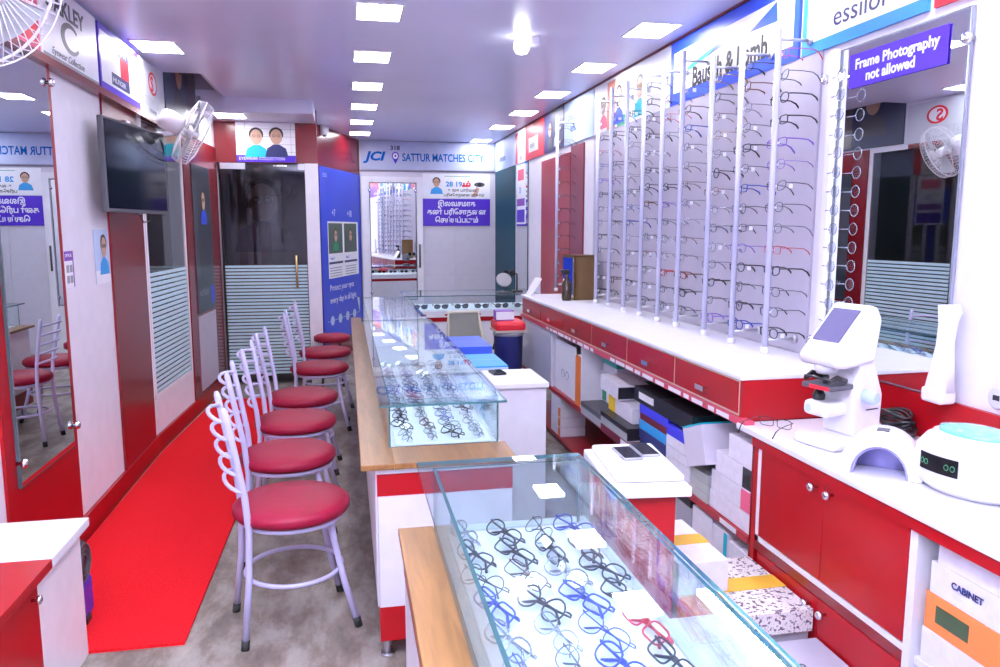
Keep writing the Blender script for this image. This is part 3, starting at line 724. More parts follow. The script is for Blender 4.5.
for i in range(3):
    carton(['silver-grey box at the bottom below the tilted carton', 'silver-grey box in the middle below the tilted carton', 'silver-grey box directly below the tilted carton'][i], 1.435, 1.7, 2.81, 2.97, U+.001+.0405*i, U+.0405*i+.040, mat('silver_card', (.48, .50, .50), .4), group=g3)
carton('white carton with teal top tilted on the silver-grey boxes', 1.40, 1.60, 2.76, 2.94, U+.155, U+.325, mat('tilt_white', (.66, .63, .74), .5), lid=CYAN, lidh=.006, rx=-.34, group=g1)
for i, (a, b_, h, m_, lb, sd) in enumerate(((2.48, 2.80, .075, CARD, 'white carton lowest at the near end of the upper shelf', None), (2.48, 2.79, .085, CARD, 'white carton with pink end near the cabinet', PINK),
                                        (2.48, 2.76, .085, CARD, 'white carton with black end near the cabinet', BLACK), (2.48, 2.66, .09, CARD, 'white carton topmost at the near end of the upper shelf', None))):
    carton(lb, 1.44, 1.7, a, b_, U+.001+[0, .077, .164, .251][i], U+[.076, .163, .250, .345][i], m_, side=sd, sidep=sd, group=g1)
L0 = .051; g4 = 'cartons on the lowest shelf'
for i, (a, b_, h, m_, lb, kw) in enumerate(((2.48, 2.63, .24, CARD, 'upright white carton at near end of the lowest shelf', {}), (2.64, 2.76, .26, CARD, 'upright white carton with cyan edge on the lowest shelf', {'sidep': CYAN}),
                                    (2.77, 2.95, .27, CARD, 'upright white carton in the middle of the lowest shelf', {}), (2.97, 3.22, .285, mat('case_grey', (.36, .36, .42), .4), 'grey framed case with black edges on the lowest shelf', {'lid': BLACK}))):
    carton(lb, 1.44, 1.7, a, b_, L0, L0+h, m_, group=g4, **kw)
zz = .051
for i in range(4):
    carton(['white carton with orange stripe at the bottom of the far low stack', 'white carton with orange stripe second up in the far low stack', 'white carton with orange stripe third up in the far low stack', 'plain white carton topping the far low stack'][i],
           1.44, 1.62, 5.03, 5.28, zz, zz+.068, CARD, sidep=ORANGE if i < 3 else None, side=PWHITE, group='orange striped cartons on the lowest shelf'); zz += .0695
t = thing('folder', 'tall orange folder standing at the divider of the shelving', 'folder', (1.455, 4.635, U))
obj('cover', BX(-.012, .22, -.07, .07, 0.001, .32), ORANGE, t); obj('paper_block', BX(-.004, .215, -.060, .060, .004, .324), PWHITE, t)
t = thing('display_sheet', 'white sheet with spectacle print standing in the shelving', 'sheet', (1.46, 4.98, U))
obj('sheet', BX(-.005, .0, -.25, .25, 0.001, .36), PWHITE, t)
b = NB()
for sx in (-1, 1): tube(b, [(-.007, .05*sx+.035*math.cos(q*PI/8), .14+.028*math.sin(q*PI/8)) for q in range(16)], .002, 4, closed=True)
obj('spectacle_print', b, GREY, t)

# ------------------------------------------------------------------ right lower cabinet (near)
t = thing('base_cabinet', 'red two-door cabinet with white worktop below the right mirror', 'cabinet', (XF, 1.95, 0))
W('worktop', BX(XF-.025, XR-.018, .3, 2.55, ZL-.022, ZL, bev=.004), WHITE, t)
W('worktop_edge', BX(XF-.015, XF+.012, .3, 2.448, .728, ZL-.023), RED, t)
W('carcass', BX(XF+.02, XR-.02, 1.665, 2.445, .02, ZL-.024), DRED, t)
W('white_trim', BX(XF-.002, XF+.02, 2.402, 2.424, .382, .727), WHITE, t); W('white_trim', BX(XF-.002, XF+.02, 1.665, 2.424, .382, .402), WHITE, t)
W('face_frame', BX(XF-.004, XF+.02, 2.425, 2.449, .02, .727), RED, t)
W('mid_rail', BX(XF-.004, XF+.02, 1.665, 2.424, .350, .381), DRED, t)
W('end_post', BX(XF-.004, XF+.25, 1.636, 1.663, .02, .727), WHITE, t)
def knob(y, z): return lathe(NB(), [(.005, 0), (.005, .013), (.013, .017), (.015, .026), (.010, .033), (.003, .034)], Matrix.Translation((XF-.004, y, z)) @ Matrix.Rotation(-PI/2, 4, 'Y'), 14)
for y0, y1, ky in ((2.035, 2.400, 2.07), (1.668, 2.031, 1.99)):
    d = W('door', BX(XF-.004, XF+.018, y0, y1, .406, .724, bev=.002), RED, t); W('knob', knob(ky, .70), CHROME, d)
    d = W('door', BX(XF-.004, XF+.018, y0, y1, .05, .346, bev=.002), RED, t); W('knob', knob(ky, .315), CHROME, d)
W('door_gap', BX(XF+.0, XF+.017, 2.029, 2.037, .404, .726), LGREY, t)
W('shelf_board', BX(XF+.01, XR-.035, .3, 1.635, .362, .384), WHITE, t)
W('back_panel', BX(XR-.034, XR-.02, .3, 1.635, 0, ZL-.024), DRED, t)
W('bottom_board', BX(XF+.01, XR-.035, .3, 1.635, .02, .04), WHITE, t)
g5 = 'cartons in the open end of the near cabinet'
P_ = .385
carton('white carton at the bottom of the open cabinet end', 1.45, 1.75, 1.20, 1.625, P_, P_+.09, CARD, group=g5)
carton('orange carton with dark green label in the open cabinet end', 1.45, 1.75, 1.24, 1.62, P_+.091, P_+.19, mat('orange_carton', (.78, .20, .05), .5), patch=mat('dark_label', (.04, .07, .03), .5), side=YEL, group=g5)
carton('white and blue carton above the orange one in the open cabinet end', 1.45, 1.75, 1.24, 1.61, P_+.191, P_+.275, CARD, side=SKY, group=g5, txt=('front', 'CABINET', .024, NAVY))
carton('white carton with red end topmost in the open cabinet end', 1.45, 1.75, 1.30, 1.59, P_+.276, P_+.338, CARD, side=PRED, group=g5)
# red backsplash
struct('trim_14', BX(XR-.016, XR, .3, 2.552, ZL, .935), RED)
t = thing('wall_socket', 'round grey wall socket at the right edge above the red backsplash', 'socket', (XR, 1.95, .985))
obj('plate', lathe(NB(), [(.035, 0), (.035, .008), (.028, .012)], Matrix.Rotation(-PI/2, 4, 'Y')), LGREY, t)
obj('pin_holes', BX(-.0135, -.012, -.012, .012, -.006, .010), BLACK, t)

# floor boxes in front of the near cabinet
g6 = 'cartons stacked on the floor before the near cabinet'
fb = lambda lab, x0, x1, y0, y1, z0, z1, m=CARD, **k: carton(lab, x0, x1, y0, y1, z0, z1, m, group=g6, **k)
fb('white carton on the floor at the bottom of the yellow-taped pile', 1.00, 1.16, 2.14, 2.46, 0, .12)
fb('tan-lidded carton below the yellow carton', 1.00, 1.16, 2.13, 2.46, .121, .25, mat('tan_card', (.48, .40, .34), .5))
fb('yellow carton with orange end under the yellow-taped white box', 1.00, 1.16, 2.13, 2.46, .251, .355, mat('straw_card', (.72, .50, .18), .5), side=ORANGE)
fb('white box with yellow tape, topmost beside the desk', 0.995, 1.165, 2.12, 2.47, .356, .46, CARD, tape=YEL, tapedir='x')
fb('white carton on the floor under the floral box', 1.19, 1.42, 2.08, 2.44, 0, .11)
fb('white lower box directly under the floral box', 1.18, 1.42, 2.06, 2.44, .111, .234)
t_ = carton('floral printed white box with yellow tape before the red cabinet', 1.175, 1.42, 2.04, 2.44, .235, .31, FLORAL, tape=YEL, tapedir='x', group=g6)
fb('white carton on the floor under the flat grey box', 1.12, 1.42, 1.60, 2.02, 0, .12)
fb('flat grey box with dark lettering at the foot of the red cabinet', 1.13, 1.42, 1.60, 2.02, .121, .225, mat('grey_lid', (.44, .43, .52), .5), txt=('top', 'STEPPER', .045, DGREY))
g7 = 'cartons piled between the glass counter and cabinet'
fb2 = lambda lab, x0, x1, y0, y1, z0, z1, m=CARD, **k: carton(lab, x0, x1, y0, y1, z0, z1, m, group=g7, **k)
fb2('white carton with brown tape, seen through the counter glass', .86, 1.10, 1.72, 2.02, .0, .34, CARD, sidep=TAPE)
fb2('white carton with brown tape nearest the camera by the counter', .84, 1.08, 1.36, 1.70, .0, .30, CARD, sidep=TAPE)
fb2('pink-ended white carton low between counter and cabinet', .66, .82, 1.62, 1.90, .0, .20, CARD, sidep=PINK, side=PINK)
fb2('small white carton on the taped carton nearest the camera', .88, 1.06, 1.42, 1.62, .301, .36)

# ------------------------------------------------------------------ lensmeter (auto lens instrument)
LX, LY, LZ = 1.625, 2.235, ZL
t = thing('lensmeter', 'white desktop lensmeter with tilted grey screen on right cabinet', 'instrument', (LX, LY, LZ), math.radians(14)); t.scale = (.92, .84, 1.0)
# local: the operator side faces -x, y runs across
def side_prism(pts, y0, y1, bv=.006):   # outline in local x-z, extruded along y
    bm = NB(); prism(bm, [(x, z) for x, z in pts], y0, y1, Matrix.Rotation(PI/2, 4, 'X'))
    bmesh.ops.bevel(bm, geom=list(bm.edges), offset=bv, segments=3, affect='EDGES', profile=.5)
    for f in bm.faces: f.smooth = len(f.verts) == 4 and f.calc_area() < .002
    return bm
def fr_prism(pts, x0, x1, bv=.006):     # outline in local y-z, extruded along x
    bm = NB(); prism(bm, [(y_, z) for y_, z in pts], x0, x1, Matrix(((0, 0, 1, 0), (1, 0, 0, 0), (0, 1, 0, 0), (0, 0, 0, 1))))
    if bv: bmesh.ops.bevel(bm, geom=[e for e in bm.edges if abs(e.verts[0].co.x-e.verts[1].co.x) < 1e-5], offset=bv, segments=3, affect='EDGES', profile=.5)
    for f in bm.faces: f.smooth = True
    return bm
obj('base', BX(-.15, .12, -.10, .10, 0, .035, bev=.014), WPLAS, t)
obj('column', side_prism([(-.03, .034), (.11, .034), (.115, .17), (.055, .30), (.05, .42), (-.02, .42), (-.01, .25), (-.04, .21)], -.075, .075, .012), WPLAS, t)
hd = obj('head', side_prism([(-.150, .275), (-.10, .265), (.05, .28), (.075, .42), (.05, .462), (.01, .470), (-.160, .305)], -.088, .088, .014), WPLAS, t)
b = NB(); box(b, -.055, .085, -.062, .062, .0, .004); sl_ = math.atan2(.165, .17)
M = Matrix.Translation((-.0745, 0, .3905)) @ Matrix.Rotation(-sl_, 4, 'Y')
bmesh.ops.transform(b, matrix=M, verts=b.verts); obj('screen', b, mat('screen_slate', (.13, .12, .22), .2), hd)
obj('lens_table', BX(-.15, -.02, -.070, .070, .195, .212, bev=.004), DGREY, t)
obj('lens_rest', lathe(NB(), [(.012, .212), (.012, .235), (.006, .24)], Matrix.Translation((-.10, 0, 0)), 12), BLACK, t)
b = NB(); tube(b, [(-.155, -.065, .225), (-.12, -.07, .24), (-.07, -.065, .225)], .009, 8); tube(b, [(-.15, .05, .225), (-.11, .06, .24), (-.06, .05, .225)], .009, 8); tube(b, [(-.155, -.07, .235), (-.155, .05, .235)], .004, 6); obj('lens_clamp', b, BLACK, t)
obj('indicator_strip', BX(-.1515, -.150, -.065, .03, .197, .209), PRED, t)
obj('measuring_barrel', lathe(NB(), [(.035, .245), (.044, .26), (.044, .28)], Matrix.Translation((-.10, 0, 0)), 24), WPLAS, t)
obj('lower_arm', BX(-.135, .0, -.04, .075, .10, .15, bev=.016), WPLAS, t)
obj('arm_knob', lathe(NB(), [(.022, .149), (.024, .165), (.012, .185)], Matrix.Translation((-.09, .04, 0)), 14), BLACK, t)
obj('logo_disc', lathe(NB(), [(.014, 0), (.014, .002)], Matrix.Translation((-.135, .045, .125)) @ Matrix.Rotation(-PI/2, 4, 'Y'), 14), PALEB, t)
obj('side_barrel', lathe(NB(), [(.024, 0), (.024, .06), (.017, .07)], Matrix.Translation((.02, -.06, .17)) @ Matrix.Rotation(PI/2, 4, 'X'), 16), PALEB, t)
obj('slot', BX(.03, .09, -.0765, -.0755, .12, .124), DGREY, t)
M = Matrix.Translation((1.50, 2.44, ZL+.022)) @ Matrix.Rotation(math.radians(120), 4, 'Z')
spectacles('rect', 'black', False, False, M, 'black spectacles lying beside the base of the lensmeter', 'spectacles in use')
t = thing('arch_heater', 'white arch-shaped device with hollow lilac underside in front of lensmeter', 'instrument', (1.535, 1.925, ZL), math.radians(46)); t.scale = (1.08,)*3
out = [(.105*math.cos(a), .12*math.sin(a)) for a in [PI*i/16 for i in range(17)]]; inn = [(.070*math.cos(a), .082*math.sin(a)) for a in [PI-PI*i/16 for i in range(17)]]
obj('arch_body', fr_prism(out+inn, -.055, .065), WPLAS, t)
obj('inner_lining', fr_prism([(y_*.985, z*.985) for y_, z in inn]+[(y_*.93, z*.93) for y_, z in inn[::-1]], -.045, .06, 0), mat('lilac_lining', (.45, .42, .78), .35), t)
obj('back_shell', fr_prism([(y_*.92, z*.92) for y_, z in inn], .045, .056, 0), mat('lilac_lining', (.45, .42, .78), .35), t)
obj('vent', BX(-.02, .01, -.015, .015, .1185, .1225), DGREY, t)
t = thing('ultrasonic_cleaner', 'white rounded device with turquoise lid and black display panel', 'instrument', (1.665, 1.725, ZL), math.radians(14)); t.scale = (1, 1, 1.25)
ov = Matrix.Diagonal((.86, 1.15, 1.05, 1))
b = NB(); lathe(b, [(.10, 0), (.128, .015), (.14, .05), (.134, .088), (.112, .112), (.02, .118)], ov, 40); body = obj('body', b, WPLAS, t)
obj('lid_rim', lathe(NB(), [(.10, .108), (.098, .122), (.08, .124)], ov, 36), WPLAS, t)
obj('lid', lathe(NB(), [(.086, .118), (.084, .132), (.05, .137), (.01, .138)], ov, 36), mat('turquoise_lid', (.18, .60, .58), .15, coat=.6), t)
b = NB(); nn = 10
for i in range(nn+1):
    a = PI+(-.55+.75*i/nn)
    for zz_ in (.050, .088): b.verts.new((.1425*.86*math.cos(a), .1425*1.15*math.sin(a), zz_))
b.verts.ensure_lookup_table()
for i in range(nn): b.faces.new((b.verts[2*i], b.verts[2*i+2], b.verts[2*i+3], b.verts[2*i+1]))
bmesh.ops.solidify(b, geom=list(b.faces), thickness=.003)
pn = obj('display_panel', b, BLACK, t)
for a_ in (-.45, -.36, .02, .12):
    b = NB(); a = PI+a_; c0 = Vector((.1465*.86*math.cos(a), .1465*1.15*math.sin(a), .069))
    tg_ = Vector((-math.sin(a)*.86, math.cos(a)*1.15, 0)).normalized()
    tube(b, [c0+tg_*.006*math.cos(q*PI/5)+Vector((0, 0, .006*math.sin(q*PI/5))) for q in range(10)], .0009, 4, closed=True); obj('display_symbol', b, GDISP, pn)
b = NB(); lathe(b, [(.04, 0), (.048, .02), (.035, .035)], Matrix.Translation((-.03, -.145, .06)) @ Matrix.Rotation(PI/2, 4, 'X'), 24); obj('side_cap', b, mat('lilac_lining', (.45, .42, .78), .35), t)
b = NB()
for k in range(9):
    R_ = .05+.009*(k % 3); tube(b, [(R_*math.cos(q*PI/10)*.62, R_*math.sin(q*PI/10)+.004*k, .012+.008*k+.008*math.sin(q*PI/5+k)) for q in range(20)], .005, 6, closed=True)
o = obj('cable_coil', b, BLACK); o.location = (1.875, 2.27, ZL); tag(o, 'black coiled power cable behind the lensmeter', 'cable')
b = NB(); box(b, -.022, .022, -.03, .03, 0, .03, bev=.006); o = obj('power_adapter', b, BLACK); o.location = (1.84, 2.40, ZL); tag(o, 'small black power adapter between lensmeter and cable coil', 'adapter')
t = thing('curved_stand', 'white curved plastic stand at lower right corner of mirror', 'stand', (1.89, 2.11, .936))
obj('base', BX(-.035, .03, -.03, .06, 0, .05, bev=.012), WPLAS, t)
obj('curved_arm', fr_prism([(-.034, .04), (.062, .04), (.045, .11), (.026, .19), (.022, .26), (.030, .32), (-.026, .325), (-.038, .30), (-.026, .27), (-.016, .2), (-.024, .12)], -.020, .020, .006), WPLAS, t)
# leaf garland strip at mirror foot is a reflection: nothing to build

# countertop objects at the far end of the drawer counter
t = thing('table_mirror', 'bronze framed square mirror standing at far end of white counter', 'mirror', (1.80, 5.72, ZT), math.radians(8))
b = NB(); box(b, -.12, -.10, -.11, .11, .0, .34); box(b, -.12, .08, -.11, -.095, 0, .34); box(b, -.12, .08, .095, .11, 0, .34); box(b, -.12, .08, -.11, .11, .325, .34); box(b, -.12, .08, -.11, .11, 0, .015); obj('case', b, GOLD, t)
obj('mirror_face', BX(-.123, -.12, -.09, .09, .02, .32), MIRROR, t); obj('dark_inside', BX(-.06, .07, -.09, .09, .016, .32), BLACK, t)
t = thing('spray_bottle', 'dark bottle with black trigger beside the bronze framed mirror', 'bottle', (1.64, 5.60, ZT))
obj('body', lathe(NB(), [(.035, 0), (.038, .02), (.038, .13), (.014, .17), (.014, .2)], n=18), mat('bottle_brown', (.05, .03, .02), .2), t); obj('trigger', side_prism([(-.04, .2), (.02, .2), (.02, .235), (-.05, .235)], -.012, .012), BLACK, t)
t = thing('desk_tablet', 'white slanted tablet at the far end of the drawer counter', 'tablet', (1.50, 6.08, ZT))
obj('slab', side_prism([(-.05, 0), (-.035, 0), (.05, .14), (.035, .145)], -.09, .09), WPLAS, t)

# ------------------------------------------------------------------ glass display counter (middle, c2)
TOPZ = .90; LEDGE = .72
t = thing('display_counter', 'long middle display counter with glass top, oak ledge and red bands', 'counter', (.32, 4.7, 0))
W('body', BX(.085, .55, 2.53, 6.86, .20, .60), WHITE, t)
W('red_band', BX(.083, .552, 2.528, 6.86, .60, .68), RED, t); W('top_band', BX(.078, .555, 2.52, 6.86, .68, .70), WHITE, t)
W('plinth_band', BX(.085, .55, 2.53, 6.86, .075, .20), RED, t)
W('side_panel', BX(.078, .0835, 2.54, 6.86, .20, .68), WHITE, t)
for x, y in ((.11, 2.58), (.50, 2.58), (.11, 4.7), (.50, 4.7), (.11, 6.7)):
    b = NB(); cyl(b, (x, y, .006), (x, y, .08), .014); cyl(b, (x, y, 0), (x, y, .008), .026); W('leg', b, STEEL, t)
W('oak_ledge', BX(.030, .142, 2.50, 6.86, .70, LEDGE, bev=.002), WOOD, t); W('oak_ledge', BX(.142, .56, 2.50, 2.705, .70, LEDGE, bev=.002), WOOD, t)
W('inner_deck', BX(.142, .545, 2.705, 6.86, .70, .712), WHITE, t)
gl = W('glass_wall', BX(.135, .141, 2.70, 6.85, LEDGE, TOPZ-.008), GLASSB, t, EDGE)
W('glass_wall', BX(.530, .536, 2.70, 6.85, LEDGE, TOPZ-.008), GLASSB, t, EDGE)
W('glass_wall', BX(.141, .530, 2.70, 2.706, LEDGE, TOPZ-.008), GLASSB, t, EDGE)
W('glass_top', BX(.10, .545, 2.59, 5.09, TOPZ-.008, TOPZ), GLASSB, t, EDGE)
W('glass_top', BX(.09, .50, 5.10, 6.86, TOPZ-.008, TOPZ), GLASSB, t, EDGE)
t2 = thing('display_tray', 'white sloped tray of spectacles inside the middle glass counter', 'tray', (.335, 3.8, .713)); W('liner', BX(.16, .515, 2.73, 5.05, .713, .722, bev=.003), PWHITE, t2)
t2 = thing('display_tray', 'empty white tray at the far end of the middle counter', 'tray', (.335, 5.9, .713)); W('liner', BX(.16, .49, 5.12, 6.7, .713, .722, bev=.003), PWHITE, t2)
CC = ['black']*6+['gunmetal']*3+['blue']*3+['brown']*2+['silver']*2+['red']
RN = ['nearest', 'second', 'third', 'fourth', 'fifth', 'sixth', 'seventh', 'eighth', 'ninth', 'tenth', 'eleventh', 'twelfth']
CN = ['aisle-side', 'second', 'third', 'staff-side']
def lay(xs, ys, z, where, group, up=.95, yaw=.3, sc=1.):
    for j, y in enumerate(ys):
        for i, x in enumerate(xs):
            kind = random.choice(KINDS); col = random.choice(CC)
            M = Matrix.Translation((x+random.uniform(-.006, .006), y+random.uniform(-.008, .008), z)) @ Matrix.Rotation(-PI/2+yaw+random.uniform(-.22, .22), 4, 'Z') @ Matrix.Rotation(-up+random.uniform(-.1, .1), 4, 'X') @ Matrix.Scale(sc, 4)
            spectacles(kind, col, random.random() < .6, True, M, '%s %s spectacles, %s row and %s column in %s' % (col, shape_word[kind], RN[j], CN[i], where), group, random.random() < .4)
lay([.20, .29, .38, .47], [2.80+.135*j for j in range(12)], .742, 'the middle glass counter', 'spectacles in the middle glass counter')

# ------------------------------------------------------------------ foreground glass display counter (c1)
t = thing('display_counter', 'foreground glass display counter with oak ledge, nearest the camera', 'counter', (.4, 1.1, 0))
W('body', BX(.13, .62, .25, 1.925, .20, .60), WHITE, t); W('red_band', BX(.128, .622, .25, 1.927, .60, .68), RED, t); W('plinth_band', BX(.13, .62, .25, 1.925, .075, .20), RED, t)
W('top_band', BX(.122, .625, .25, 1.93, .68, .70), WHITE, t)
for x, y in ((.16, 1.87), (.58, 1.87), (.16, .4), (.58, .4)):
    b = NB(); cyl(b, (x, y, .006), (x, y, .08), .014); cyl(b, (x, y, 0), (x, y, .008), .026); W('leg', b, STEEL, t)
W('oak_ledge', BX(.116, .208, .25, 1.94, .70, LEDGE, bev=.002), WOOD, t)
W('inner_deck', BX(.208, .625, .25, 1.94, .70, .716), mat('deck_cream', (.62, .60, .60), .4), t)
W('glass_wall', BX(.205, .213, .25, 1.90, LEDGE, TOPZ-.010), GLASSB, t, EDGE)
W('glass_wall', BX(.592, .600, .25, 1.90, .716, TOPZ-.010), GLASSB, t, EDGE)
W('glass_wall', BX(.213, .592, 1.892, 1.90, .716, TOPZ-.010), GLASSB, t, EDGE)
W('glass_top', BX(.165, .603, .25, 1.925, TOPZ-.010, TOPZ), GLASSB, t, EDGE)
W('tray_fill_strip', BX(.575, .59, .3, 1.15, TOPZ-.022, TOPZ-.012), TRAYFILL, t)  # added fill light that brightens the white tray, no fitting seen here
t2 = thing('display_tray', 'white tray of spectacles inside the foreground glass counter', 'tray', (.42, 1.1, .717)); W('liner', BX(.235, .588, .3, 1.86, .717, .727, bev=.003), PWHITE, t2)
lay([.275, .365, .455, .545], [1.795-.125*j for j in range(6)][::-1], .750, 'the foreground glass counter', 'spectacles in the foreground glass counter', sc=1.12)

# ------------------------------------------------------------------ desks between the counters
t = thing('side_desk', 'white-topped red desk with two phones behind the foreground counter', 'desk', (.9, 2.23, 0), math.radians(-6))
W('desk_top', BX(.765, 1.005, 2.03, 2.45, .715, .745, bev=.004), WPLAS, t); W('desk_body', BX(.785, .965, 2.06, 2.43, 0, .715), RED, t)
t = thing('serving_tray', 'white rectangular plastic slab under the two phones', 'tray', (.895, 2.25, .7455), math.radians(-6))
obj('slab', BX(-.105, .105, -.17, .18, 0, .022, bev=.008), WPLAS, t)
for i, (x, y, lb) in enumerate(((.885, 2.30, 'black smartphone on white slab, nearer the glass counter'), (.955, 2.325, 'black smartphone on white slab, nearer the shelving'))):
    t = thing('smartphone', lb, 'phone', (x, y, .768), math.radians(-2), 'two phones on the white slab')
    obj('case', BX(-.031, .031, -.068, .068, 0, .008, bev=.003), GREY, t); obj('screen', BX(-.028, .028, -.062, .062, .008, .0088), SCREEN, t)
t = thing('side_desk', 'plain white side desk beside the middle glass counter', 'desk', (.83, 3.75, 0))
W('desk_top', BX(.69, .965, 3.58, 3.97, .725, .75, bev=.003), WHITE, t); W('desk_body', BX(.71, .955, 3.60, 3.96, 0, .725), WHITE, t)
t = thing('smartphone', 'small dark phone lying on the plain white side desk', 'phone', (.76, 3.86, .751), .1)
obj('case', BX(-.035, .035, -.05, .05, 0, .012, bev=.003), BLACK, t); obj('screen', BX(-.03, .03, -.045, .045, .012, .0128), SCREEN, t)

# blue cartons behind middle counter
g8 = 'blue cartons behind the middle counter'
carton('light blue carton stack base behind the middle counter', .60, .93, 4.15, 4.70, 0, .62, PALEB, group=g8, side=SKY, txt=('top', 'ZEISS', .09, BLUE))
carton('royal blue carton behind the middle counter, nearer the swivel chair', .58, .92, 4.85, 5.35, 0, .74, mat('carton_blue', (.05, .12, .70), .4), group=g8, side=PALEB)
carton('sky blue flat carton lying on the light blue base', .62, .90, 4.25, 4.68, .621, .72, SKY, group=g8, side=PALEB, txt=('front', 'ZEISS', .04, PWHITE))
carton('blue and white carton below the swivel chair', .66, .95, 5.42, 5.8, 0, .42, BLUE, group=g8, side=PALEB)
# transverse counter at the back
t = thing('display_counter', 'back glass counter of sunglasses running across the room', 'counter', (1.15, 7.2, 0))
W('body', BX(.52, 1.75, 6.90, 7.5, .0, .66), WHITE, t); W('red_band', BX(.515, 1.755, 6.89, 7.5, .66, .70), RED, t); W('white_band', BX(.515, 1.755, 6.888, 7.5, .70, .755), WHITE, t)
W('deck', BX(.52, 1.75, 6.90, 7.5, .755, .765), PWHITE, t)
W('glass_front', BX(.52, 1.75, 6.87, 6.876, .765, TOPZ-.008), GLASSB, t, EDGE); W('glass_top', BX(.50, 1.76, 6.86, 7.52, TOPZ-.008, TOPZ), GLASSB, t, EDGE)
for i in range(3): W('red_pull', BX(.62+.25*i, .70+.25*i, 6.884, 6.889, .715, .73), RED, t)
g9 = 'sunglasses in the back glass counter'
GM_s = {}
b = NB()
for sx in (-1, 1): tube(b, rim('oval', sx*.036), .0025, 5, closed=True)
tube(b, [(-.01, 0, .006), (.01, 0, .006)], .003, 5)
sf = to_mesh('sunglasses', b, COLS['black'])
b = NB()
for sx in (-1, 1): b.faces.new([b.verts.new(p) for p in rim('oval', sx*.036)])
sl = to_mesh('lens', b, SUNL)
stm = [to_mesh('temple', tube(NB(), [(sx*.068, .003, .008), (sx*.070, .09, .008), (sx*.066, .13, -.02)], .0028, 5), COLS['black']) for sx in (-1, 1)]
for i in range(6):
    o = bpy.data.objects.new('sunglasses', sf); COL.objects.link(o); o.location = (.66+.19*i, 7.0, .787); o.rotation_euler = (.1, 0, random.uniform(-.2, .2))
    tag(o, 'dark sunglasses, %s from the left in the back glass counter' % ['first', 'second', 'third', 'fourth', 'fifth', 'last'][i], 'sunglasses', g9)
    for me in stm+[sl]:
        c_ = bpy.data.objects.new(me.name.split('.')[0], me); COL.objects.link(c_); c_.parent = o
# swivel chair
t = thing('swivel_chair', 'office swivel chair with cream mesh back and black arms', 'chair', (1.00, 6.15, -.0), math.radians(8)); t.scale = (1, 1, .93)
b = NB()
pts = [(-.17, .16, .50), (-.14, .22, .74), (-.13, .25, .86), (.13, .25, .86), (.14, .22, .74), (.17, .16, .50)]
tube(b, pts, .014, 8, closed=True); fr = obj('back_frame', b, CREAM, t)
b = NB(); vs = [b.verts.new(p) for p in ((-.16, .165, .51), (.16, .165, .51), (.13, .245, .85), (-.13, .245, .85))]; b.faces.new(vs); bmesh.ops.solidify(b, geom=list(b.faces), thickness=.006)
obj('back_mesh', b, mat('mesh_fabric', (.42, .42, .38), .7, noise=(300, .3)), t)
obj('seat', BX(-.22, .22, -.20, .20, .44, .50, bev=.02), BLACK, t)
for sx in (-1, 1):
    b = NB(); tube(b, [(sx*.24, .16, .52), (sx*.26, .1, .66), (sx*.26, -.14, .67)], .014, 8); box(b, sx*.26-.03, sx*.26+.03, -.17, .14, .67, .695); obj('armrest', b, BLACK, t)
obj('gas_column', cyl(NB(), (0, 0, .09), (0, 0, .44), .025), STEEL, t)
b = NB()
for k in range(5): a = 2*PI*k/5; tube(b, [(0, 0, .10), (.24*math.cos(a), .24*math.sin(a), .06)], [.022, .014], 6)
obj('star_base', b, BLACK, t)
for k in range(5): a = 2*PI*k/5; b = NB(); cyl(b, (.24*math.cos(a)-.012, .24*math.sin(a), .026), (.24*math.cos(a)+.012, .24*math.sin(a), .026), .026, 12); obj('castor', b, BLACK, t)
# cartons under and beside back counter
g10 = 'pale cartons before the back counter'
for i in range(3):
    carton(['pale lilac carton at the bottom right of the swivel chair', 'pale lilac carton in the middle right of the swivel chair', 'pale lilac carton on top right of the swivel chair'][i], 1.28, 1.42, 6.30, 6.6, .17*i+.001*i, .17*i+.169, CARD, side=mat('lilac_card', (.60, .54, .76), .5), group=g10)
t = thing('navy_bin', 'navy upright bin below the red case near the drawer counter', 'bin', (1.24, 5.85, 0))
obj('body', lathe(NB(), [(.08, 0), (.10, .02), (.115, .66), (.12, .68)], Matrix.Rotation(PI/4, 4, 'Z'), 20), NAVY, t); obj('rim', lathe(NB(), [(.12, .67), (.125, .68), (.125, .695), (.11, .70)], n=20), GREY, t)
t = thing('red_case', 'rounded red case topping the navy bin', 'case', (1.24, 5.86, .701)); obj('shell', BX(-.12, .12, -.13, .13, 0, .09, bev=.03), PRED, t); obj('shell_band', BX(-.122, .122, -.132, .132, .0, .018), mat('tan_card', (.48, .40, .34), .5), t)
carton('purple and white pack on the red case', 1.13, 1.27, 5.78, 5.90, .792, .87, PURP, side=PWHITE, group='small packs', name='gift_pack')
t = thing('vanity_mirror', 'dark grey vanity mirror on curved arm at the back right corner', 'mirror', (1.45, 7.05, TOPZ)); t.scale = (.75,)*3
obj('base', lathe(NB(), [(.09, 0), (.09, .015), (.02, .03)], n=20), DGREY, t); obj('arm', tube(NB(), [(0, 0, .02), (.06, 0, .08), (.02, 0, .15)], .012, 8), DGREY, t)
obj('disc', lathe(NB(), [(.09, 0), (.10, .008), (.09, .016)], Matrix.Translation((.0, 0, .16)) @ Matrix.Rotation(1.0, 4, 'X')), GREY, t)
t = thing('phoropter', 'black and grey eye-test arm on the back counter near right wall', 'instrument', (1.60, 7.15, TOPZ)); t.scale = (.6,)*3
obj('stem', tube(NB(), [(0, 0, 0), (0, 0, .28), (-.12, 0, .34)], .016, 8), DGREY, t); obj('base', BX(-.08, .08, -.08, .08, 0, .03, bev=.01), BLACK, t)
